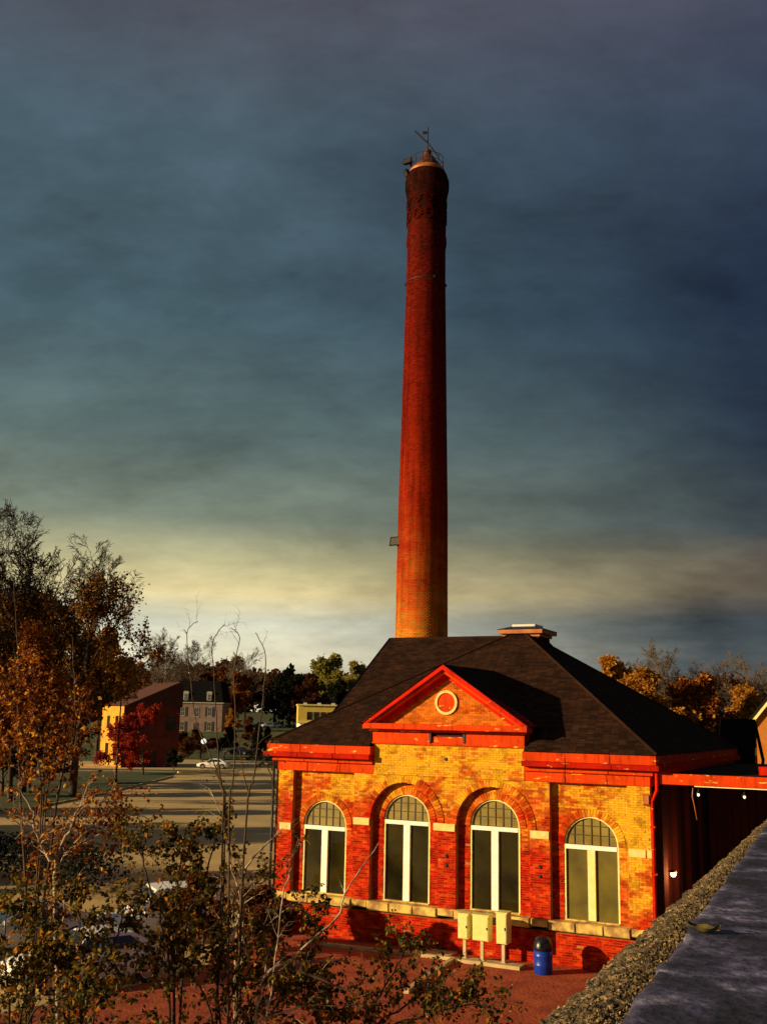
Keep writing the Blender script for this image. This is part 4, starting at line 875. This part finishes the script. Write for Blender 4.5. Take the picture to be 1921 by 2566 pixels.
# orange gabled house on the right
rh = thing('gabled_house', 'orange brick gabled house with yellow rake trim at the far right', 'house', (25.0, 66.0, 0), -.47)
A_ = Vector((-1.9, 0, 0)); GZ = D((1840, 1800), 66).z
MB().prism([(A_.x, 0), (A_.x+10.4, 0), (A_.x+10.4, GZ), (A_.x+5.2, GZ+6.3), (A_.x, GZ)], 'y', 0, 9).build('wall', 'housebrick', rh)
gx, gz = 5.2/sqrt(5.2**2+6.3**2), 6.3/sqrt(5.2**2+6.3**2)
for s in (-1, 1):
    ax = A_.x+5.2; p = [(ax, GZ+6.55), (ax, GZ+6.25), (ax+s*5.6, GZ-.62), (ax+s*5.6, GZ-.30)]
    MB().prism(p if s < 0 else p[::-1], 'y', -.35, -.02).build('rake_trim', 'cream', rh)
    p = [(ax, GZ+6.75), (ax, GZ+6.552), (ax+s*5.6, GZ-.298), (ax+s*5.7, GZ-.2)]; MB().prism(p if s < 0 else p[::-1], 'y', -.4, 9.3).build('roof', 'roofbase', rh)
MB().box(A_.x+3.5, A_.x+4.5, 2.0, 3.0, GZ+3.5, GZ+6.6).build('house_chimney', 'housedark', rh)
window_part(rh, face(A_.x+3.3, -.03, GZ+.1, 0), 1.0, 2.5, 'cream', 'oldglass', 1)

# ================================================================== TREES
def rdir(r): 
    while 1:
        v = Vector((r.uniform(-1, 1), r.uniform(-1, 1), r.uniform(-1, 1)))
        if .05 < v.length < 1: return v.normalized()
def leaf(mb, p, s, r, rv, droop=.3):
    a = rdir(r); a.z -= droop; a.normalize(); b = a.cross(rdir(r))
    if b.length < .05: return
    b.normalize(); n_ = a.cross(b)*s*.18; w = b*s*.36
    mb.quad([p, p+a*s*.5+w+n_, p+a*s, p+a*s*.5-w+n_], rv)
def tree_meshes(seed, H, r0, nch=(9, 6, 5, 4), lens=(.42, .5, .5, .5), ang=(.75, .7, .75, .8), up=.25, trunk=.30, leaves=6, lsize=.25, leaf_top=1., lspread=.35, wiggle=.18, bias=None, sides=(7, 5, 4, 3, 3), rmin=.006, hue=None):
    """returns wood MB and foliage MB; leaf_top <1 thins the leaves towards the top of the crown"""
    r = random.Random(seed); wd, lv = MB(), MB()
    def br(p, d, L, rad, lev):
        ns = (7, 5, 4, 3, 3)[lev]; pts = [p.copy()]; rr = [rad]; dd = d.copy()
        for i in range(ns):
            dd = (dd+rdir(r)*wiggle*(1 if lev else .35)+Vector((0, 0, up*(.5 if lev else .2)*(1 if lev < 3 else .3)))).normalized(); p = p+dd*(L/ns); pts.append(p.copy()); rr.append(max(rmin, rad*(1-(i+1)/ns*(.8 if lev else .85))))
        wd.tube(pts, rr, sides[lev], r.random(), cap=False)
        if lev < len(nch):
            n_ = nch[lev]
            for c in range(n_):
                t = (trunk+(1-trunk)*(c+r.random()*.8)/n_) if lev == 0 else (.25+.75*(c+r.random())/n_); t = min(t, .999)
                i = int(t*ns); f = t*ns-i; q = pts[i].lerp(pts[i+1], f); ax = (pts[i+1]-pts[i]).normalized()
                pe = ax.cross(rdir(r)); pe.normalize(); an = ang[lev]*r.uniform(.7, 1.25)*(1.15-.45*t if lev == 0 else 1)
                nd_ = (ax*cos(an)+pe*sin(an)).normalized()
                Lc = L*lens[lev]*r.uniform(.7, 1.2)*((1.25-.75*t) if lev == 0 else (1.1-.4*t))
                if bias and lev == 0: nd_ = (nd_+bias*.3).normalized()
                br(q, nd_, Lc, max(rmin, rr[i]*.55), lev+1)
        if lev >= len(nch)-1 and leaves:
            hz = pts[-1].z/H; keep = 1. if hz < .45 else max(0, 1-(hz-.45)/.55*(1-leaf_top)*1.8)
            for _ in range(leaves):
                if r.random() > keep: continue
                a = r.random(); i = min(ns-1, int(a*ns)); q = pts[i].lerp(pts[i+1], a*ns-i)+rdir(r)*lspread*r.random()
                h_ = r.random(); h_ = h_*.7+.3*(hue(q, r) if hue else r.random()); leaf(lv, q, lsize*r.uniform(.6, 1.25), r, h_)
    br(Vector((0, 0, -.2)), Vector((0, 0, 1)), H*.86, r0, 0)
    return wd, lv
def make_tree(name, label, cat, loc, rz, meshes, bark, lmat, group=None, sc=1.):
    t = thing(name, label, cat, loc, rz, group); t.scale = (sc,)*3 if isinstance(sc, (int, float)) else sc
    wd, lv = meshes; wd.build('trunk', bark, t, smooth=True)
    if lv.f: lv.build('crown', lmat, t)
    return t
def dup_tree(src, label, loc, rz, sc, lmat=None, group=None):
    c = copy_tree(src); c.location = loc; c.rotation_euler = (0, 0, rz); c.scale = (sc,)*3 if isinstance(sc, (int, float)) else sc; c['label'] = label
    if group: c['group'] = group
    if lmat:
        for ch in c.children:
            if ch.name.startswith('crown'): ch.material_slots[0].link = 'OBJECT'; ch.material_slots[0].material = M[lmat]
    return c
tr = random.Random(77)
def tall(px, top_py, y):      # foot and height of a tree whose tip shows at a photo pixel
    q = D((px, top_py), y); return Vector((q.x, q.y, terrain(q.x, q.y))), q.z-terrain(q.x, q.y)
# --- the big trees on the lawn, left
p, h = tall(110, 1310, 104); T1 = make_tree('bare_topped_tree', 'tall autumn tree with bare twiggy top, highest of the lawn trees', 'tree', p, .3, tree_meshes(11, h, .42, nch=(17, 9, 8, 5), leaves=3, lsize=.34, leaf_top=.0, lspread=.5, up=.2, trunk=.22, lens=(.46, .5, .5, .5), rmin=.024), 'darkbark', 'leaf_ochre')
p, h = tall(-40, 1330, 98); T0 = make_tree('bare_topped_tree', 'bare twiggy tree leaning into the picture beside the tallest lawn tree', 'tree', p, 1.9, tree_meshes(12, h, .40, nch=(17, 9, 8, 5), leaves=2, lsize=.34, leaf_top=.0, lspread=.5, up=.2, trunk=.22, lens=(.50, .5, .5, .5), rmin=.024), 'darkbark', 'leaf_ochre')
p, h = tall(225, 1400, 100); T2 = make_tree('ochre_tree', 'broad ochre leaved tree hanging over the lawn beside the brick house', 'tree', p, 2.6, tree_meshes(13, h, .40, nch=(18, 9, 7, 4), leaves=5, lsize=.32, leaf_top=.4, lspread=.6, up=.14, trunk=.26, lens=(.44, .5, .5, .5), rmin=.02), 'darkbark', 'leaf_ochre')
p, h = tall(60, 1590, 93); T3 = make_tree('orange_tree', 'lower orange leaved tree in front of the tall lawn trees', 'tree', p, .9, tree_meshes(14, h, .26, nch=(13, 7, 6, 4), leaves=11, lsize=.24, leaf_top=.8, lspread=.6, up=.1, trunk=.12, lens=(.46, .5, .5, .5)), 'darkbark', 'leaf_orange')
p, h = tall(150, 1680, 122); T4 = make_tree('brown_tree', 'dark brown leaved tree against the sunlit brick wall', 'tree', p, .9, tree_meshes(15, h, .26, nch=(12, 6, 5, 4), leaves=7, lsize=.36, leaf_top=.8, lspread=.5, up=.1, trunk=.12, lens=(.40, .5, .5, .5)), 'darkbark', 'leaf_brown')
p, h = tall(368, 1782, 138); T5 = make_tree('red_tree', 'low red maple in front of the shaded wall of the brick house', 'tree', p, .2, tree_meshes(16, h, .15, nch=(11, 6, 5, 4), leaves=8, lsize=.26, leaf_top=1, lspread=.4, up=.02, trunk=.14, lens=(.62, .5, .5, .5), ang=(1.05, .8, .8, .8)), 'bark', 'leaf_red')
# --- background trees, shared shapes
B_bare = make_tree('bare_tree', 'spreading bare grey tree above the brick house roof', 'tree', (0, 0, 0), 0, tree_meshes(21, 18, .26, nch=(13, 8, 7, 5), leaves=0, up=.2, trunk=.25, lens=(.52, .5, .5, .5), rmin=.02, sides=(6, 4, 3, 3, 3)), 'palebark', None)
p, h = tall(425, 1598, 262); B_bare.location = p; B_bare.scale = (h/18,)*3
def bare(px, py, y, label, rz, g='bare trees on the skyline'):
    p, h = tall(px, py, y); return dup_tree(B_bare, label, p, rz, h/18)
bare(490, 1612, 275, 'bare grey tree between the thin shoots behind the mansard house', 2.1); bare(385, 1625, 285, 'small bare tree at the edge of the ochre tree on the skyline', 4.0); bare(622, 1640, 300, 'bare grey tree rising behind the orange tree', 1.0)
B_leaf = make_tree('orange_tree', 'bright orange round tree beyond the mansard house', 'tree', (0, 0, 0), 0, tree_meshes(22, 14, .28, nch=(12, 6, 5, 3), leaves=12, lsize=.55, leaf_top=1, lspread=.7, up=.12, trunk=.16, lens=(.46, .52, .5, .5), sides=(6, 4, 3, 3, 3), rmin=.015), 'bark', 'leaf_orange')
p, h = tall(600, 1695, 265); B_leaf.location = p; B_leaf.scale = (h/14*.9, h/14*.9, h/14)
def leafy(px, py, y, label, rz, mat, fat=1.):
    p, h = tall(px, py, y); return dup_tree(B_leaf, label, p, rz, (h/14*fat, h/14*fat, h/14), mat)
leafy(585, 1782, 232, 'glowing yellow orange shrub tree below the orange tree', 1., 'leaf_gold', .8)
leafy(632, 1803, 205, 'small tan tree beside the spruces', 2., 'leaf_brown', .9)
leafy(830, 1655, 300, 'yellow green tree rising beside the pump house roof', 3., 'leaf_lime', 1.15)
leafy(905, 1670, 310, 'second yellow green tree touching the roof slope of the pump house', .4, 'leaf_lime', 1.1)
leafy(800, 1700, 285, 'brown red tree above the low yellow building', 1.3, 'leaf_brown', 1.3)
leafy(860, 1715, 270, 'dark tree hard against the pump house roof above the low yellow building', 2.3, 'leaf_dark', 1.2)
leafy(590, 1660, 310, 'rust brown tree behind the orange tree', 2.9, 'leaf_brown', 1.1)
leafy(730, 1700, 300, 'dark broad tree above the tiny parked cars', 4.1, 'leaf_dark', 1.4)
leafy(690, 1698, 315, 'dark olive tree left of the broad dark one above the tiny cars'.replace('left of', 'next to'), 5.1, 'leaf_dark', 1.2)
leafy(520, 1690, 300, 'rust tree above the mansard roof', .6, 'leaf_brown', 1.2); leafy(455, 1688, 305, 'rust tree between the brick house and the mansard roof', 1.6, 'leaf_brown', 1.2); leafy(395, 1685, 300, 'rust tree above the brick house roof ridge', 2.6, 'leaf_brown', 1.3); leafy(335, 1672, 290, 'dull orange tree above the sunlit brick wall', 3.6, 'leaf_orange', 1.1)
leafy(565, 1828, 190, 'dark shrub behind the globe lamp under the mansard house', 5., 'leaf_dark', 1.3); leafy(505, 1835, 185, 'low brown shrub in front of the mansard house', 1.2, 'leaf_brown', 1.6); leafy(455, 1838, 176, 'low dark brown shrub beside the red maple', 3.2, 'leaf_brown', 1.5)
leafy(438, 1880, 150, 'round dark shrub at the corner of the shaded brick wall', .9, 'leaf_dark', 1.4)
# golden trees on the right
for px, py, y, lb, rz, mt, ft in ((1560, 1668, 150, 'golden tree rising just behind the hip of the pump house roof', .4, 'leaf_gold', 1.0), (1640, 1700, 140, 'tawny tree lower than the half bare one behind the right roof slope', 1.7, 'leaf_gold', 1.2), (1745, 1712, 145, 'tawny orange tree between the half bare tree and the gabled house', 2.8, 'leaf_orange', 1.2), (1830, 1735, 150, 'golden brown tree against the gabled house', 4.4, 'leaf_gold', 1.2)):
    leafy(px, py, y, lb, rz, mt, ft)
bare(1670, 1632, 160, 'half bare tree sticking out above the golden trees', 5.5); bare(1790, 1662, 165, 'grey bare tree above the tawny trees near the gabled house', .7); bare(1870, 1660, 170, 'thin bare tree right behind the gabled house chimney', 3.3); bare(1590, 1662, 158, 'twiggy bare tree mixed into the golden tree by the roof hip', 2.2)
# far wood: one mass on the skyline
fw = MB(); r3 = random.Random(31)
for i in range(42000):
    x = r3.uniform(-210, 190); y = r3.uniform(395, 450); gz = terrain(x, y); hh = 15.5+4*nz(x*.05, 7)+3*nz(x*.19, 2)
    p = Vector((x, y, gz+hh*r3.random()**.6)); leaf(fw, p, r3.uniform(1.2, 2.6), r3, min(1, max(0, .35+.5*nz(x*.03, y*.05, 3)+r3.uniform(-.3, .3))))
tag(fw.build('far_wood', 'leaf_brown'), 'distant brown autumn wood along the skyline', 'wood', kind='stuff')
# conifers
def spruce(px, base_py, top_py, y, label):
    q = D((px, base_py), y); g_ = terrain(q.x, q.y); h = D((px, top_py), y).z-g_; t = thing('spruce_tree', label, 'tree', (q.x, q.y, g_)); MB().lathe([(.10, -.1), (.02, h*.97)], n=6).build('trunk', 'darkbark', t)
    lv = MB()
    for i in range(700):
        f = tr.random()**.7; a = tr.random()*6.283; R = h*.30*(1-f)*tr.random()**.4+.05; leaf(lv, Vector((cos(a)*R, sin(a)*R, h*(.06+.92*f)-R*.25)), h*.10, tr, tr.random()*.6, .5)
    lv.build('crown', 'leaf_dark', t)
spruce(670, 1862, 1823, 190, 'small dark spruce in front of the pale drive'); spruce(646, 1865, 1815, 186, 'taller narrow dark spruce next to the small spruce'); spruce(722, 1800, 1671, 300, 'lone pine tip poking above the far wood')
# pale drive up the slope
leafy(20, 1500, 112, 'dense ochre tree filling in behind the tallest lawn tree', .5, 'leaf_ochre', 1.0); leafy(150, 1530, 116, 'dense ochre tree behind the broad ochre one', 1.9, 'leaf_ochre', 1.0); leafy(262, 1600, 185, 'ochre tree rising over the sunlit brick wall', 3.1, 'leaf_ochre', .9)
leafy(90, 1760, 110, 'low dark shrub tree under the tall lawn trees', 4.1, 'leaf_brown', 1.3); leafy(20, 1800, 100, 'low dark shrub tree at the foot of the leaning bare tree', 2.2, 'leaf_dark', 1.4)
for i, (x, y, h) in enumerate(((-53, 37, 12), (-52, 53.5, 13), (-54, 60, 13.5), (-51, 75.5, 12))):  # added row out of view, spaced so its shadows stripe the road
    dup_tree(B_leaf, 'brown leaved tree in the unseen row added to stripe the road with shade', (x, y, 0), i*1.3, h/14, 'leaf_brown', 'unseen trees added to shade the road')
for (x, y, h, w_), lb in zip(((-5.6, 36.6, 2.3, 1.5), (-3.6, 36.0, 2.1, 1.6)), ('rusty brown shrub standing at the corner of the pump house yard', 'rusty brown shrub second along the yard from the pump house corner')):
    dup_tree(B_leaf, lb, (x, y, 0), x, (h/14*w_, h/14*w_, h/14), 'leaf_brown')
fl_ = MB(); rf = random.Random(9)
for i in range(2600):
    x, y = rf.uniform(-9, 9), rf.uniform(23, 39)
    if nz(x*.5, y*.5, 3)+rf.uniform(-.5, .5) > 0: leaf(fl_, Vector((x, y, .018+rf.random()*.01)), rf.uniform(.06, .12), rf, rf.random(), 0)
fl_.v = [(x, y, .012+min(.03, abs(z-.018)*.25)) for x, y, z in fl_.v]
tag(fl_.build('fallen_leaves', 'leaf_orange'), 'orange leaf litter strewn over the red yard', 'leaves', kind='stuff')
def drape(p):
    z = 0.
    for _ in range(25): q = G(p, z); z = terrain(q.x, q.y)
    return q
mb = MB(); L_ = [drape(z4(x, y)) for x, y in ((1095, 742), (1090, 700), (1088, 662))]; R_ = [drape(z4(x, y)) for x, y in ((1215, 742), (1190, 695), (1125, 660))]
for i in range(2): mb.quad([L_[i], R_[i], R_[i+1], L_[i+1]])
mb.v = [(x, y, z+.35) for x, y, z in mb.v]; tag(mb.build('driveway', 'path'), None, kind='structure')
# hedge on the near verge
hd_ = thing('hedge', 'dark clipped hedge on the near verge beside the road', 'hedge', (-17, 51, 0), radians(-38)); hl = MB(); hr = random.Random(3)
for i in range(9000):
    x, y, z = hr.uniform(-9, 7), hr.uniform(-1.6, 1.6), hr.random()**.6*1.9; e_ = 1+.12*nz(x*1.3, y, z); leaf(hl, Vector((x, y*e_, z*e_)), hr.uniform(.10, .2), hr, hr.random()*.8)
hl.build('foliage', 'leaf_dark', hd_)
for i in range(7): MB().tube([(-8+i*2.3, 0, -.05), (-8+i*2.3+.1, .1, 1.0)], [.05, .02], 5).build('stem', 'darkbark', hd_)

# ================================================================== YOUNG TREES between the camera and the yard
DENS = .54
def grow_stem(wd, lv, pts, r0, r1, r, twigs=14, tl=.55, leaves=5, lsize=.06, lo=.0, hi=1., tw_up=.25, hue=(0, 1)):
    """a stem through given points, side twigs with leaves between fractions lo..hi of its length"""
    P_ = [Vector(p) for p in pts]; S_ = []
    for i in range(len(P_)-1):                             # Catmull-Rom
        a, b, c, d = P_[max(0, i-1)], P_[i], P_[i+1], P_[min(len(P_)-1, i+2)]
        for j in range(5):
            t = j/5; S_.append(.5*((2*b)+(c-a)*t+(2*a-5*b+4*c-d)*t*t+(3*b-a-3*c+d)*t**3))
    S_.append(P_[-1]); n_ = len(S_)
    S_ = [s+rdir(r)*r0*.5 if 0 < i < n_-1 else s for i, s in enumerate(S_)]
    wd.tube(S_, [r0+(r1-r0)*(i/(n_-1))**.8 for i in range(n_)], 6, r.random(), cap=False)
    for _ in range(int(twigs*DENS) if twigs > 30 else twigs):
        f = r.random(); i = min(n_-2, int(f*(n_-1))); q = S_[i].lerp(S_[i+1], f*(n_-1)-i); ax = (S_[i+1]-S_[i]).normalized(); pe = ax.cross(rdir(r)); pe.normalize()
        d = (ax*.6+pe*.8+Vector((0, 0, tw_up))).normalized(); L = tl*r.uniform(.5, 1.3)*(1.1-.6*f); rb = max(.003, (r0+(r1-r0)*f)*.4)
        def twig(q, d, L, rb, lev):
            pts_ = [q]; dd = d
            for s in range(4): dd = (dd+rdir(r)*.28).normalized(); pts_.append(pts_[-1]+dd*L/4)
            wd.tube(pts_, [rb*(1-.2*s) for s in range(5)], 4 if lev == 0 else 3, r.random(), cap=False)
            if lev < 1:
                for s in (1, 2, 3, 4): 
                    if r.random() < .75: pe = dd.cross(rdir(r)).normalized(); twig(pts_[s], (dd*.7+pe*.7+Vector((0, 0, .1))).normalized(), L*.5, max(.002, rb*.5), lev+1)
            if lo <= f <= hi:
                for _ in range(leaves):
                    a = r.uniform(.3, 1); s = min(3, int(a*4)); leaf(lv, pts_[s].lerp(pts_[s+1], a*4-s)+rdir(r)*.03, lsize*r.uniform(.6, 1.3), r, hue[0]+(hue[1]-hue[0])*r.random(), .6)
        twig(q, d, L, rb, 0)
def young_tree(label, base_px, depth, stems, seed, bark='birch', lmat='leaf_green', group=None, **kw):
    """stems: lists of (px,py,depth offset) in photo pixels; all root at the foot below base_px"""
    r = random.Random(seed); q = D(base_px, depth); foot = Vector((q.x, q.y, 0)); t = thing('young_tree', label, 'tree', foot, 0, group); wd, lv = MB(), MB()
    for st in stems:
        st, opt = (st if isinstance(st, tuple) else (st, {})); o_ = dict(kw); o_.update(opt)
        pts = [D((x, y), depth+dz)-foot for x, y, dz in st]
        if not o_.pop('off', False): pts = [Vector((0, 0, -.1)), Vector((pts[0].x*.35, pts[0].y*.35, pts[0].z*.5))]+pts
        grow_stem(wd, lv, pts, r=r, **o_)
    wd.build('stem', bark, t, smooth=True)
    if lv.f: lv.build('foliage', lmat, t)
    return t
def c4(*a): return [(*z4(x, y), d) for x, y, d in a]
def c5(*a): return [(*z5(x, y), d) for x, y, d in a]
def c6(*a): return [(*z6(x, y), d) for x, y, d in a]
def c3(*a): return [(*z3(x, y), d) for x, y, d in a]
bareopt = dict(twigs=9, tl=.5, leaves=1, lsize=.05, lo=0, hi=.35)
# clump of long bare shoots
young_tree('slender young tree with two long bare forked shoots reaching above the skyline', z4(860, 1400), 16, [
    (c4((862, 1180, 0), (838, 1000, .1), (790, 850, .2), (700, 640, .3), (660, 400, .4), (637, 90, .4), (700, 15, .4)), dict(r0=.019, r1=.005, twigs=9, tl=.7, leaves=2, lsize=.06, lo=0, hi=.3)),
    (c4((850, 1180, 0), (832, 950, -.2), (815, 700, -.3), (800, 400, -.3), (785, 150, -.3), (860, 35, -.3)), dict(r0=.018, r1=.005, twigs=8, tl=.6, leaves=2, lsize=.06, lo=0, hi=.3)),
    (c4((637, 90, .4), (615, 65, .4)), dict(r0=.008, r1=.005, twigs=0, off=True))], 1, 'bark')
young_tree('slender young tree whose bare shoots bend towards each other above the pump house eave', z4(960, 1420), 15.5, [
    (c4((885, 1180, 0), (905, 980, 0), (918, 800, .1), (922, 560, .2), (915, 320, .2), (945, 115, .2), (895, 55, .2)), dict(r0=.018, r1=.005, twigs=8, tl=.6, leaves=2, lsize=.06, lo=0, hi=.3)),
    (c4((985, 1180, 0), (1030, 950, 0), (1055, 740, -.1), (1090, 450, -.2), (1097, 220, -.2), (1042, 85, -.2)), dict(r0=.020, r1=.005, twigs=9, tl=.6, leaves=2, lsize=.06, lo=0, hi=.3)),
    (c4((1010, 1060, .1), (970, 930, .1), (945, 760, .2), (935, 660, .2)), dict(r0=.010, r1=.004, twigs=5, tl=.4, leaves=0, off=True)),
    (c4((1040, 880, 0), (1090, 860, .1), (1130, 930, .1), (1165, 1080, .2)), dict(r0=.014, r1=.005, twigs=6, tl=.4, leaves=1, off=True))], 2, 'bark')
lo_ = dict(r0=.026, r1=.007, twigs=46, tl=.75, leaves=9, lsize=.075, lo=.0, hi=1.)
young_tree('pale barked young birch with a long branch slanting across the brick wall', z6(10, 1300), 15, [
    (c6((20, 910, 0), (210, 725, .2), (480, 470, .4), (530, 340, .5), (730, 30, .7)), dict(r0=.030, r1=.008, twigs=9, tl=.5, leaves=3, lsize=.06, hi=.5)),
    (c6((240, 785, 0), (500, 885, .2), (620, 940, .2), (820, 975, .3)), dict(r0=.018, r1=.006, twigs=14, tl=.4, leaves=5, lsize=.06, off=True)),
    (c6((20, 1090, 0), (260, 1005, .1), (430, 995, .2), (640, 990, .3)), dict(r0=.018, r1=.006, twigs=12, tl=.45, leaves=6, lsize=.06, off=True)),
    (c6((210, 745, .2), (400, 730, .3), (620, 735, .4)), dict(r0=.012, r1=.005, twigs=8, tl=.35, leaves=2, lsize=.06, off=True)),
    (c6((60, 1150, -.2), (110, 800, -.2), (160, 360, -.2), (215, 180, 0)), dict(r0=.022, r1=.007, twigs=14, tl=.5, leaves=5, lsize=.06, hi=.6))], 3)
young_tree('young birch with arching grey limbs and clusters of orange leaves over the road', z5(380, 1700), 17, [
    (c5((330, 575, 0), (430, 280, .2), (490, 160, .3), (600, 138, .3), (760, 190, .4), (900, 260, .4)), dict(r0=.045, r1=.006, twigs=30, tl=.8, leaves=4, lsize=.07)),
    (c5((300, 490, 0), (210, 300, -.2), (190, 180, -.2), (110, 60, -.3)), dict(r0=.036, r1=.010, twigs=16, tl=.6, leaves=2, lsize=.07, off=True)),
    (c5((430, 400, .1), (560, 280, .2), (660, 220, .3)), dict(r0=.02, r1=.006, twigs=14, tl=.6, leaves=5, lsize=.07, off=True)),
    (c5((340, 540, 0), (420, 420, .3), (640, 320, .4), (700, 420, .4)), dict(r0=.018, r1=.005, twigs=18, tl=.6, leaves=6, lsize=.07, off=True))], 4, 'birch', 'leaf_orange')
young_tree('leafy dark green young tree in front of the road with a bare upper stem', z5(1050, 1700), 16, [
    (c5((1040, 900, 0), (1050, 640, .1), (1080, 450, .1), (1100, 300, .2)), dict(lo_, twigs=60)),
    (c5((1020, 1000, -.3), (900, 700, -.3), (850, 480, -.4), (870, 330, -.4)), dict(lo_, twigs=44)),
    (c5((1100, 900, .3), (1200, 640, .3), (1260, 420, .4), (1280, 260, .4)), dict(lo_, twigs=46)),
    (c5((1000, 1100, -.5), (960, 900, -.6), (940, 760, -.6)), dict(lo_, twigs=36))], 5, 'darkbark')
young_tree('young tree with a crooked pale stem right at the corner of the pump house', z5(1420, 1700), 17, [
    (c5((1400, 1060, 0), (1430, 700, 0), (1480, 500, .2), (1610, 370, .3), (1670, 320, .4)), dict(r0=.036, r1=.008, twigs=30, tl=.7, leaves=5, lsize=.065, hi=.75)),
    (c5((1430, 800, 0), (1380, 560, .1), (1330, 280, .1), (1240, 60, .2)), dict(r0=.024, r1=.007, twigs=16, tl=.6, leaves=3, lsize=.065, hi=.5)),
    (c5((1450, 740, 0), (1560, 620, .2), (1650, 560, .2), (1760, 430, .3)), dict(r0=.018, r1=.006, twigs=22, tl=.5, leaves=5, lsize=.065)),
    (c5((1400, 1100, 0), (1560, 900, .3), (1700, 780, .4), (1850, 700, .5)), dict(r0=.02, r1=.006, twigs=34, tl=.6, leaves=7, lsize=.065))], 6)
young_tree('dense dark young tree covering the parked cars at the corner', z5(500, 1900), 15, [
    (c5((500, 1300, 0), (480, 1000, 0), (470, 800, .2), (450, 690, .2)), dict(lo_, twigs=70)), (c5((480, 1300, .3), (300, 1050, .3), (200, 850, .3), (150, 700, .3)), dict(lo_, twigs=60)),
    (c5((520, 1300, -.2), (650, 1050, -.3), (720, 850, -.3), (760, 700, -.3)), dict(lo_, twigs=60)), (c5((480, 1350, -.6), (380, 1150, -.6), (330, 1000, -.6)), dict(lo_, twigs=44)), (c5((560, 1400, .5), (760, 1200, .6), (880, 1050, .7)), dict(lo_, twigs=50))], 7, 'darkbark')
young_tree('dark leaved young tree spreading along the very bottom below the dense one'.replace('the very bottom', 'the ground'), z5(100, 1900), 14, [
    (c5((60, 1450, 0), (40, 1200, 0), (20, 1000, .2), (40, 820, .2)), dict(lo_, twigs=64)), (c5((120, 1450, 0), (200, 1250, .2), (260, 1120, .2)), dict(lo_, twigs=50)), (c5((0, 1500, .5), (-80, 1250, .5), (-100, 1000, .5)), dict(lo_, twigs=40)),
    (c5((150, 1500, -.6), (330, 1330, -.6), (520, 1260, -.5)), dict(lo_, twigs=56))], 8, 'darkbark')
young_tree('olive leaved young tree growing below the wall with scattered orange leaves', z6(-60, 1400), 16, [
    (c5((1300, 1400, 0), (1290, 1150, 0), (1300, 950, .2)), dict(lo_, twigs=56)), (c5((1250, 1400, .4), (1120, 1150, .4), (1060, 1000, .4)), dict(lo_, twigs=50)), (c5((1350, 1400, -.3), (1480, 1150, -.3), (1560, 1000, -.3)), dict(lo_, twigs=56)), (c6((0, 1050, .2), (200, 860, .3), (330, 640, .4), (360, 480, .5)), dict(lo_, twigs=60)),
    (c5((1380, 1450, -.5), (1600, 1330, -.5), (1800, 1200, -.5)), dict(lo_, twigs=50))], 9, 'darkbark', 'leaf_green')
young_tree('low dark young tree with sparse leaves in front of the red gravel yard', z6(700, 1500), 15.5, [
    (c6((640, 1150, 0), (760, 900, 0), (840, 760, .1), (900, 640, .2)), dict(lo_, twigs=26, leaves=6)), (c6((700, 1180, .2), (880, 1010, .2), (1020, 900, .2)), dict(lo_, twigs=22, leaves=6)), (c6((760, 1200, -.2), (1000, 1060, -.2), (1250, 990, -.2), (1380, 1010, -.2)), dict(lo_, twigs=28, leaves=5)), (c6((1000, 1060, -.2), (1180, 930, -.1), (1290, 870, 0)), dict(lo_, twigs=16, leaves=6, off=True)), (c6((560, 1200, .3), (500, 1050, .3), (420, 900, .3)), dict(lo_, twigs=30))], 10, 'darkbark', 'leaf_green')
young_tree('young tree full of glowing orange and yellow leaves in front of the lawn trees', z3(300, 2800), 24, [
    (c3((330, 2050, 0), (300, 1750, 0), (250, 1450, .3), (230, 1250, .3)), dict(lo_, twigs=60, leaves=8, lsize=.11, tl=1.)), (c3((360, 2050, .3), (450, 1750, .3), (500, 1500, .4)), dict(lo_, twigs=44, leaves=7, lsize=.11, tl=.9)), (c3((300, 2050, -.3), (160, 1750, -.3), (60, 1480, -.3), (20, 1350, -.3)), dict(lo_, twigs=56, leaves=8, lsize=.11, tl=1.)),
    (c3((460, 2010, -.2), (550, 1760, -.2), (560, 1500, -.2), (545, 1300, -.1), (530, 1000, 0)), dict(r0=.04, r1=.008, twigs=26, tl=.8, leaves=4, lsize=.1, hi=.7)), (c3((140, 2000, .5), (135, 1500, .5), (130, 1000, .5), (100, 600, .5)), dict(r0=.04, r1=.008, twigs=26, tl=.9, leaves=3, lsize=.1, hi=.6))], 12, 'bark', 'leaf_orange')
